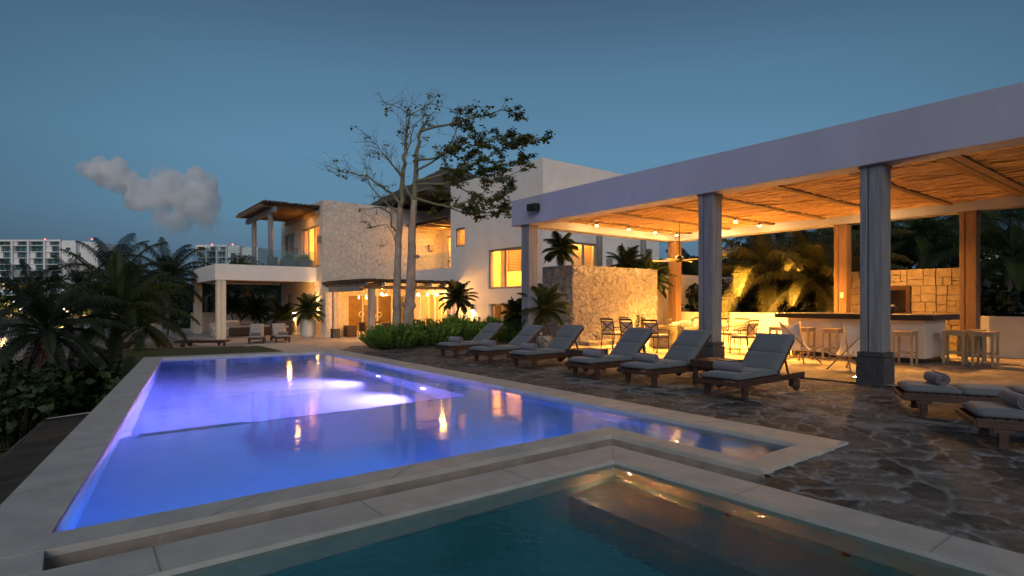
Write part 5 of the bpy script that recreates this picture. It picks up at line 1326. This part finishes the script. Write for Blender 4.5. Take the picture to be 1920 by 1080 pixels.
# bushes around the twin trunks: upright leafy shoots
def shrub(x, y, rx, ry, h, label, seed, n=110, mat='leaf_shrub', z0=0.0, size=.085, name='leafy_bush', group='green bushes behind the loungers'):
    rs = random.Random(seed); t = thing(name, label, 'bush', (x, y, z0), group=group); m = MB(); tw = MB(); n = int(n*1.5)
    for k in range(n):
        a = rs.uniform(0, 6.283); rr = rs.uniform(0, 1)**.5
        bx_, by_ = rx*rr*math.cos(a), ry*rr*math.sin(a); hh = h*(.62+.38*(1-rr*rr))*rs.uniform(.75, 1.12)
        ox, oy = bx_*.18 + rs.uniform(-.05,.05), by_*.18 + rs.uniform(-.05,.05)
        tw.tube([(bx_*.75, by_*.75, 0), (bx_+ox, by_+oy, hh)], .006, 3, cap=False)
        nl = int(9 + hh*26)
        for i in range(nl):
            f = .12 + .88*i/nl; q = Vector((bx_*(.75+.25*f)+ox*f, by_*(.75+.25*f)+oy*f, hh*f)); az = i*2.4 + rs.uniform(-.4,.4)
            d = Vector((math.cos(az), math.sin(az), .35+.9*f*f + rs.uniform(-.3,.3))).normalized(); sd = d.cross(Vector((0,0,1))).normalized(); s = size*rs.uniform(.75,1.3)
            up_ = sd.cross(d)
            m.add([q, q+d*s*.5+sd*s*.34, q+d*s*1.15+up_*s*.05, q+d*s*.5-sd*s*.34], [(0,1,2,3)])
    m.build('foliage', mat, t); tw.build('stems', 'hedge_wood', t)
shb = [(gz(738, 652), .95, .8, .70, 'rounded green bush at the left end, right at the foot of the twin trunks', 150), (gz(798, 648), 1.05, .8, .82, 'green bush directly right of the twin trunks', 160),
       (gz(856, 642), .95, .75, .92, 'green bush behind the far end lounger', 140), (gz(910, 640), .85, .7, .85, 'green bush between the first and second loungers from the left', 120), (gz(962, 640), .7, .6, .8, 'green bush at the right end beside the first pavilion column', 110)]
for i, (p, rx, ry, h, lb, n) in enumerate(shb): shrub(p.x, p.y, rx, ry, h, lb, 80+i, n)
p = gz(1150, 641); shrub(p.x, p.y, .35, .3, .45, 'small leafy plant at the foot of the uplit retaining wall', 90, 40)
p = gz(1192, 641); shrub(p.x+.3, p.y+.3, .3, .3, 1.15, 'tall leafy plant beside the young palms and corner column', 91, 36, size=.11, mat='leaf_palm')

# the twin-trunk tree
tree = thing('twin_trunk_tree', 'tall half bare tree with twin pale trunks and wind-swept leaves on its right side', 'tree', (0,0,0))
TD = 18.2
def tp(u, v, dd=0): return gd(u, v, TD+dd)
rs = random.Random(77)
tk = MB(); br = MB(); lv = MB()
def limb(pts, r0, r1, mb=None, n=7):
    mb = mb if mb is not None else br; P = [tp(*q) for q in pts]
    Q = []
    for i in range(len(P)-1):
        for k in range(4): Q.append(P[i].lerp(P[i+1], k/4) + Vector((rs.gauss(0,1), rs.gauss(0,1), rs.gauss(0,.5)))*min(.018, r0*.3)*(.4 if mb is tk else 1))
    Q.append(P[-1]); N = len(Q)
    mb.tube(Q, [r0+(r1-r0)*(i/(N-1)) for i in range(N)], n); return Q
t1 = limb([(743,650),(743,600),(744,540),(746,480),(749,420),(751,385)], .15, .082, tk, 12)
t2 = limb([(764,650),(766,600),(770,540),(771,480),(773,420),(777,375)], .19, .098, tk, 12)
for (u, v, r) in ((783, 481, .07), (775, 573, .10), (759, 571, .10), (741, 515, .07), (744, 432, .07)): 
    q = tp(u, v, -.05); tk.lathe(q, [(0,-r),(r*.8,-r*.6),(r,0),(r*.7,r*.7),(0,r*.9)], 9)
tk.build('trunk', 'bark', tree)
def twigs(Q, r, lv_on, depth=0, dens=1.0, i0=.2, bias=Vector((0,0,0)), L=.9):
    N = len(Q)
    for i in range(int(N*i0), N):
        if rs.random() > dens: continue
        tg = (Q[min(i+1,N-1)]-Q[max(i-1,0)]).normalized()
        d = (tg*.7 + Vector((rs.gauss(0,.6), rs.gauss(0,.6), rs.gauss(.1,.5))) + bias).normalized()
        ln = L*rs.uniform(.5,1.2)*(1-.35*i/N); P = [Q[i]]; k = 5
        for j in range(k):
            d = (d + Vector((rs.gauss(0,.22), rs.gauss(0,.22), rs.gauss(.02,.2)))).normalized(); P.append(P[-1]+d*ln/k)
        br.tube(P, [r*(1-.75*j/k) for j in range(k+1)], 4, cap=False)
        if depth < 2: twigs(P, r*.55, lv_on, depth+1, .55, .3, bias, L*.55)
        if lv_on > 0:
            for q in P[1:]:
                if rs.random() < lv_on: cluster(q)
def cluster(q, n=6, s=.105):
    for k in range(n):
        a = rs.uniform(0, 6.283); d = Vector((math.cos(a), math.sin(a), rs.uniform(-1.1,.15))).normalized()
        sd = d.cross(Vector((rs.gauss(0,.4), rs.gauss(0,.4), 1))).normalized(); z = s*rs.uniform(.6,1.2); b0 = q + d*.04
        lv.add([b0, b0+d*z*.6+sd*z*.36, b0+d*z*1.1, b0+d*z*.6-sd*z*.36], [(0,1,2,3)])
BARE = [([(751,390),(756,330),(760,285),(762,255),(768,222),(771,204)], .082, .012), ([(769,215),(752,204),(737,196),(716,197)], .022, .006), ([(769,215),(787,206),(800,196),(808,192)], .02, .006), ([(769,215),(794,216),(820,218)], .018, .005),
        ([(752,385),(735,362),(716,350),(690,332),(660,324),(618,322)], .055, .008), ([(748,400),(728,385),(705,362),(690,342),(682,290)], .03, .006), ([(756,330),(735,308),(715,285),(695,258)], .03, .006),
        ([(758,340),(742,318),(728,300),(716,285)], .025, .006), ([(777,378),(765,360),(752,335),(748,310)], .05, .01), ([(745,435),(735,425),(733,400),(710,388),(690,392)], .045, .008), ([(744,470),(738,440),(725,420),(705,425)], .02, .005),
        ([(760,290),(770,262),(776,235),(795,218)], .03, .007)]
for P, a, b in BARE: twigs(limb(P, a, b), max(.011, b), .01, 0, .62, .25)
LEAFY = [([(777,378),(779,330),(782,290),(788,246),(800,225)], .098, .03, .03), ([(788,246),(815,238),(850,232),(880,222),(915,216),(940,205),(968,212)], .045, .008, .16), ([(782,300),(810,298),(845,285),(870,262),(895,248)], .04, .012, .2),
         ([(779,320),(810,305),(835,285),(855,250),(862,205)], .04, .008, .07), ([(779,340),(820,330),(860,315),(905,300),(950,275),(1000,258)], .05, .01, .30), ([(779,345),(830,345),(880,335),(930,310),(975,300)], .045, .01, .32),
         ([(777,372),(800,378),(840,388),(880,378),(920,385),(955,400)], .05, .01, .26), ([(840,388),(870,400),(905,398),(940,402)], .025, .008, .24), ([(860,315),(890,330),(930,340),(975,320)], .03, .01, .28), ([(845,285),(880,275),(930,262),(985,255)], .025, .008, .28), ([(850,345),(880,362),(915,372),(950,350)], .025, .008, .22), ([(779,360),(805,352),(835,340),(850,330)], .03, .01, .35)]
for P, a, b, lf_ in LEAFY:
    P = [(u, v, rs.uniform(-.7,.9)*(i/len(P))*1.3) for i, (u, v) in enumerate(P)]
    twigs(limb(P, a, b), .013, lf_*1.15, 0, .85, .3, Vector((.30,-.20,.04)), .62)
br.build('branches', 'twig_bark', tree); lv.build('crown', 'leaf_tree', tree)

# sea-grape thicket at the left, undergrowth, dark woods behind
def mound(loc, r, label, n, size, seed, mat='leaf_grape', name='sea_grape_bush', group='sea grape bushes below the pool'):
    rs = random.Random(seed); t = thing(name, label, 'bush', loc, group=group); m = MB(); st_ = MB()
    for k in range(int(n/26)):
        a = rs.uniform(0, 6.283); e = rs.uniform(-.1, 1.5); rr = rs.uniform(.55, 1.0)
        c = Vector((r[0]*rr*math.cos(a)*math.cos(e), r[1]*rr*math.sin(a)*math.cos(e), r[2]*(.15+.85*rr*math.sin(max(0, e)))))
        leaf_ball(c, (.38*r[0]/1.6, .38*r[0]/1.6, .3*r[0]/1.6), 26, size, rs, m, up=.6)
        st_.tube([(c.x*.2, c.y*.2, 0), c*.6, c], [.03,.02,.01], 4, cap=False)
    m.build('foliage', mat, t); st_.build('stems', 'hedge_wood', t)
for i, (u, d, top, r, lb) in enumerate(((22, 13.8, 690, 1.25, 'broad leaved bush at the left edge, nearest the camera'), (88, 16.0, 690, 1.25, 'broad leaved bush below the pool, behind the nearest one'), (128, 19, 676, 1.3, 'dark bush below the far half of the pool wall'), (-10, 16, 668, 1.5, 'dark bush at the left edge behind the nearest one'),
                                         (236, 17.0, 662, .9, 'low dark bush against the far end of the open pool wall'), (225, 20, 660, 1.5, 'dark bush at the foot of the palms by the pool corner'), (255, 25, 645, 1.7, 'dark bush behind the glass guard'), (190, 23, 650, 1.6, 'dark bush between the palms below the pool'))):
    q = gd(u, HZ, d); z = terr(q.x, q.y); zt = CAM_H + (HZ-top)/F*d; mound((q.x, q.y, z-.1), (r, r, max(.8, zt-z)), lb, 1900, .17 if d < 16 else .22, 100+i)
for i, (x, y, r, h) in enumerate(((21.0, 13.8, 1.5, 2.6), (21.8, 11.6, 1.5, 2.0), (21.5, 9.5, 1.4, 1.9), (21.8, 7.4, 1.6, 2.2), (22.0, 5.0, 1.6, 2.2), (21.4, 2.6, 1.5, 1.7), (21.8, .2, 1.6, 2.0), (24.5, 15.5, 1.9, 3.0), (26, 12.5, 2.0, 3.2), (26, 9, 2.0, 3.0))):
    mound((x, y, -.2), (r, r, h), 'dark bush behind the low wall, ' + ('by the far corner column', 'below the palm left of the middle column', 'right of the middle column', 'behind the left end of the stone block wall', 'behind the right end of the stone block wall', 'beyond the last column at the right', 'at the right edge of the picture', 'second row, beside the upper terrace', 'second row, behind the dining table', 'second row, behind the bar')[i], 1300, .24, 140+i, 'leaf_wood', 'dense_bush', 'dark bushes behind the low wall')
# netting on a frame below the pool edge
nt_ = thing('shade_netting', 'dark shade netting stretched on a slope below the open pool edge', 'netting')
P = [gz(-60, 985, -.75), gz(-40, 862, -1.2), gz(92, 770, -1.5), gz(168, 772, -1.3)]
P.append(Vector((-.72, 5.6, -.55)))
nm = MB(); N = 14; vs = []; a, b, c, d = Vector((-.36, 6.0, -.55)), Vector((-2.2, 6.5, -1.5)), Vector((-.55, 17.4, -1.35)), Vector((.98, 16.4, -1.1))
for i in range(N+1):
    for j in range(N+1):
        s_, t_ = i/N, j/N; q = a*(1-s_)*(1-t_) + b*s_*(1-t_) + c*s_*t_ + d*(1-s_)*t_
        q.z -= .22*math.sin(math.pi*s_)*math.sin(math.pi*t_) - .03*math.sin(t_*22)
        vs.append(q)
nm.add(vs, [(i*(N+1)+j, i*(N+1)+j+1, (i+1)*(N+1)+j+1, (i+1)*(N+1)+j) for i in range(N) for j in range(N)], True)
o = nm.build('net', 'net_fabric', nt_); sd = o.modifiers.new('t', 'SOLIDIFY'); sd.thickness = .006
nm = MB(); nm.tube([b, b*.5+c*.5+Vector((0,0,-.05)), c], .02, 6); nm.tube([c, d], .02, 6); nm.build('edge_rope', 'cushion_pale', nt_)
for q in (b, c, b*.5+c*.5):
    nm = MB(); nm.tube([(q.x, q.y, q.z+.02), (q.x, q.y, terr(q.x, q.y)-.1)], .035, 7); nm.build('stake', 'hedge_wood', nt_)
q = gd(140, 770, 17.5); tp_ = MB()
tp_.add([(-.5,-.3,.03),(.6,-.25,.05),(.55,.35,.22),(.1,.4,.1),(-.55,.3,.16),(0,0,.2)], [(0,1,5),(1,2,5),(2,3,5),(3,4,5),(4,0,5)], True); o = tp_.build('blue_tarp', 'blue_tarp'); o.location = (q.x, q.y, terr(q.x, q.y)+.25); sd = o.modifiers.new('t', 'SOLIDIFY'); sd.thickness = .01
tag(o, 'crumpled blue tarpaulin on the sand beyond the netting', 'tarpaulin')

def tree_clump(loc, r, label, n, size, seed, mat='leaf_wood', name='dense_tree', group='dark trees behind the pavilion', cat='tree'):
    rs = random.Random(seed); t = thing(name, label, cat, loc, group=group); m = MB(); tr = MB()
    H = r[2]*2
    tr.tube([(0,0,-.3), (.1,.05,H*.3), (0,.1,H*.55)], [.22,.17,.1], 8)
    for k in range(int(n/40)):
        a = rs.uniform(0, 6.283); e = rs.uniform(-.7, 1.45); rr = rs.uniform(.4, 1.0)
        c = Vector((r[0]*rr*math.cos(a)*math.cos(e), r[1]*rr*math.sin(a)*math.cos(e), H*.56 + r[2]*.9*rr*math.sin(e)))
        leaf_ball(c, (.3*r[0],.3*r[1],.22*r[2]), 40, size, rs, m)
        if k % 3 == 0: tr.tube([(0,0,H*.35), c*.55+Vector((0,0,H*.2)), c], [.07,.04,.015], 5, cap=False)
    tr.build('trunk', 'hedge_wood', t); m.build('crown', mat, t)
tc_ = [(1435, 37, 455, 3.2, 'rounded dark tree on the skyline right of the middle column'), (1330, 36, 480, 3.0, 'dark tree behind the middle pavilion column'), (1270, 33, 500, 2.6, 'low dark tree left of the middle pavilion column'), (1520, 36, 440, 3.2, 'dark tree behind the right back column'),
       (1640, 36, 415, 3.6, 'dark tree above the left end of the stone block wall'), (1755, 34, 425, 3.4, 'dark tree above the right end of the stone block wall'), (1890, 31, 440, 3.6, 'dark tree beyond the low wall at the right edge'), (1960, 27, 480, 3.0, 'dark tree just outside the last column at the right')]
for i, (u, d, v, r, lb) in enumerate(tc_):
    q = gd(u, HZ, d); zt = CAM_H + (HZ-v)/F*d; tree_clump((q.x, q.y, -.2), (r, r, (zt+.2)/2), lb, 2600, .30, 200+i)
for i, (u, d, v, r) in enumerate(((400, 62, 540, 5), (520, 66, 528, 5.5), (330, 66, 550, 5), (260, 70, 560, 5), (470, 72, 535, 6))):
    q = gd(u, HZ, d); zt = CAM_H + (HZ-v)/F*d; tree_clump((q.x, q.y, -3), (r, r, (zt+3)/2), ('dark tree behind the patio columns', 'dark tree behind the patio, close to the stone wall', 'dark tree left of the patio columns', 'dark tree behind the slender palm', 'dark tree in the middle behind the patio')[i], 2200, .5, 230+i, group='dark trees behind the villa')
# far shore: woods that read as one mass
m = MB(); rs = random.Random(9)
for k in range(420):
    u = rs.uniform(-260, 760); d = rs.uniform(232, 275); q = gd(u, HZ, d); h = rs.uniform(4, 11) * (1.25 if u > 200 else .8)
    leaf_ball((q.x, q.y, -3.5+h*.5), (5.5, 5.5, h*.55), 22, 3.2, rs, m)
tag(m.build('far_woods', 'leaf_wood'), 'dark wooded far shore of the lagoon', 'woods', kind='stuff')
# ------------------------------------------------------------------ hotels on the far shore
def hotel(name, u0, u1, vtop, d, label, floors, cols, side_w, seed, lit_rows=()):
    p0 = gd(u0, HZ, d); p1 = gd(u1, HZ, d); ax = (p1-p0); wdt = ax.length; ax.normalize(); dp = Vector((-ax.y, ax.x, 0))
    if dp.dot(FW) < 0: dp = -dp
    t = thing(name, label, 'hotel', (0,0,0)); z0 = -4.5; z1 = CAM_H + (HZ-vtop)/F*d; rs = random.Random(seed)
    Mx = Matrix((ax, dp, Vector((0,0,1)))).transposed().to_4x4(); Mx.translation = Vector((p0.x, p0.y, 0))
    b = MB(); b.box((0, 2.2, z0), (wdt, 16, z1-.6), Mx); b.build('body', 'hotel_white', t)
    fh = (z1-z0)/floors; cw = wdt/cols
    fins = MB()
    for c in range(cols+1): fins.box((c*cw-.45 if c else 0, 0, z0), (min(wdt, c*cw+.45), 2.3, z1), Mx)
    fins.box((0, .3, z1-.9), (wdt, 2.2, z1-.05), Mx); fins.build('wall_fin', 'hotel_white', t)
    for c in range(cols):
        x0, x1 = c*cw+.45, (c+1)*cw-.45
        g = MB(); gl_ = MB(); lit = MB(); any_l = False
        for f_ in range(floors):
            zb = z0+f_*fh; g.box((x0, .2 if (f_+c) % 2 else .6, zb), (x1, 2.3, zb+.28), Mx)
            g.box((x0, 1.0, zb+.28), (x0+(x1-x0)*.22*(1+((c+f_) % 2)*.6), 2.3, zb+fh), Mx) if rs.random() < .55 else None
            n = 3
            for k in range(n):
                a, e = x0+(x1-x0)*k/n, x0+(x1-x0)*(k+1)/n
                L_ = f_ in lit_rows and rs.random() < .8 and c in (0, 2, 3)
                (lit if L_ else gl_).box((a+.12, 2.05, zb+.45), (e-.12, 2.18, zb+fh-.25), Mx)
                any_l = any_l or L_
        g.build('balcony', 'hotel_white', t); gl_.build('window', 'hotel_glass', t)
        if any_l: lit.build('lit_window', 'hotel_lit', t)
    if side_w:
        b = MB(); b.box((wdt, 1.0, z0), (wdt+side_w*.42, 18, z1-.4), Mx); b.box((wdt+side_w*.42, 3.5, z0), (wdt+side_w*.55, 18, z1-1.2), Mx); 
        N = 8
        for k in range(N):
            a0 = k/N*math.pi/2; b.box((wdt+side_w*.55 + side_w*.45*k/N, 1.5+.9*(k/N)**2*2, z0), (wdt+side_w*.55+side_w*.45*(k+1)/N, 18, z1-1.0), Mx)
        b.build('tower', 'hotel_white', t)
        b = MB(); b.box((wdt+side_w*.43, 3.3, z1-9.5), (wdt+side_w*.54, 3.49, z1-6.5), Mx); b.box((wdt+side_w*.12, .85, z1-5.5), (wdt+side_w*.26, .99, z1-4), Mx); b.build('window', 'hotel_glass', t)
    b = MB()
    for fx in (.25, .62, .99): b.lathe(Mx @ Vector((wdt*fx+side_w*fx*.9, 2, z1+.35)), [(0,-.3),(.35,-.15),(.4,.1),(0,.35)], 8)
    b.build('beacon', 'red_beacon', t)
    return t
hotel('hotel', -70, 113, 449, 290, 'wide white hotel slab with balconies and a few orange lit windows', 12, 6, 17, 1, lit_rows=(4,))
hotel('hotel', 367, 425, 459, 280, 'white hotel seen through the glass of the villa terrace', 11, 3, 14, 5)
for i, (u, v) in enumerate(((26, 566), (39, 580), (50, 578), (118, 579), (6, 588), (124, 583))):
    q = gd(u, v, 228); b = MB(); b.lathe((0,0,0), [(0,-.35),(.4,-.2),(.45,.15),(0,.45)], 8); o = b.build('shore_lamp', 'white_beacon' if i < 3 else 'bulb_small'); o.location = (q.x, q.y, q.z)
    tag(o, ('tiny white lamp among the far shore trees, highest', 'tiny white lamp on the far shore, left of the brightest', 'tiny white lamp on the far shore, the brightest', 'tiny orange lamp on the far shore by the palm crown', 'tiny orange lamp on the far shore at the left edge', 'tiny orange lamp on the far shore beside its twin')[i], 'lamp', 'lamps on the far shore')
q = gd(1866, 485, 30); b = MB(); b.lathe((0,0,0), [(0,-.06),(.07,0),(0,.06)], 8); o = b.build('garden_lamp', 'white_beacon'); o.location = q; tag(o, 'bright little lamp shining through the palms at the right edge', 'lamp'); lamp('POINT', (q.x, q.y, q.z), 60, (.95, 1, .7), .08, 'garden_lamp_light')
# gold fronds behind the low wall carry warm spill light in their leaf colour
# ------------------------------------------------------------------ cloud
def cloud():
    D = 1500.0; rs = random.Random(6)
    blobs = [(178,312,26),(200,312,24),(222,318,22),(190,330,24),(218,336,24),(240,334,18),(262,352,18),(285,352,20),(305,334,22),(312,352,28),(330,345,26),(350,352,30),(368,332,20),(380,342,22),(392,372,20),(372,375,28),(395,395,18),(345,375,22),(398,415,16),(385,405,20),(404,438,14),(252,362,14),(300,385,34),(345,405,38),(255,375,28),(385,440,26),(330,435,34),(215,350,22),(362,362,34),(300,365,26),(395,455,22),(322,350,36),(368,352,36),(388,392,28),(220,326,28),(268,358,26),(350,385,34)]
    bm = bmesh.new()
    for u, v, r in blobs:
        for k in range(5):
            c = gd(u + rs.uniform(-.55,.55)*r, v + rs.uniform(-.5,.5)*r, D + rs.uniform(-1,1)*r*1.3); rr = r*D/F*rs.uniform(.45,.85)
            bmesh.ops.create_icosphere(bm, subdivisions=2, radius=rr, matrix=Matrix.Translation(c))
    me = bpy.data.meshes.new('cloud'); bm.to_mesh(me); bm.free()
    o = bpy.data.objects.new('cloud', me); C.objects.link(o)
    rmod = o.modifiers.new('r', 'REMESH'); rmod.mode = 'VOXEL'; rmod.voxel_size = 5.0
    tx = bpy.data.textures.new('cloud_noise', 'CLOUDS'); tx.noise_scale = 22; tx.noise_depth = 4
    dm = o.modifiers.new('d', 'DISPLACE'); dm.texture = tx; dm.strength = 13; dm.mid_level = .6; dm.texture_coords = 'GLOBAL'
    m, t = newmat('cloud_vapour'); v = coords(t)
    n = nd(t, 'ShaderNodeTexNoise', Scale=.021, Detail=8, Roughness=.62); t.links.new(v, n.inputs['Vector'])
    mr_ = nd(t, 'ShaderNodeMapRange'); t.links.new(n.outputs['Fac'], mr_.inputs[0]); mr_.inputs[1].default_value = .41; mr_.inputs[2].default_value = .62; mr_.inputs[3].default_value = 0; mr_.inputs[4].default_value = .13
    # the cloud thins out downwards
    sz = t.nodes.new('ShaderNodeSeparateXYZ'); t.links.new(v, sz.inputs[0])
    mz = nd(t, 'ShaderNodeMapRange'); mz.interpolation_type = 'SMOOTHSTEP'; t.links.new(sz.outputs['Z'], mz.inputs[0]); zc = lambda vv: CAM_H + (HZ-vv)/F*D
    mz.inputs[1].default_value = zc(452); mz.inputs[2].default_value = zc(345); mz.inputs[3].default_value = .012; mz.inputs[4].default_value = 1
    mu = nd(t, 'ShaderNodeMath', operation='MULTIPLY'); t.links.new(mr_.outputs[0], mu.inputs[0]); t.links.new(mz.outputs[0], mu.inputs[1])
    pv = nd(t, 'ShaderNodeVolumePrincipled'); pv.inputs['Color'].default_value = (1,.995,.99,1); pv.inputs['Anisotropy'].default_value = .1
    t.links.new(mu.outputs[0], pv.inputs['Density']); oo = t.nodes.new('ShaderNodeOutputMaterial'); t.links.new(pv.outputs[0], oo.inputs['Volume'])
    me.materials.append(m); tag(o, 'puffy pale grey cumulus cloud above the left palms', 'cloud', kind='stuff')
cloud()
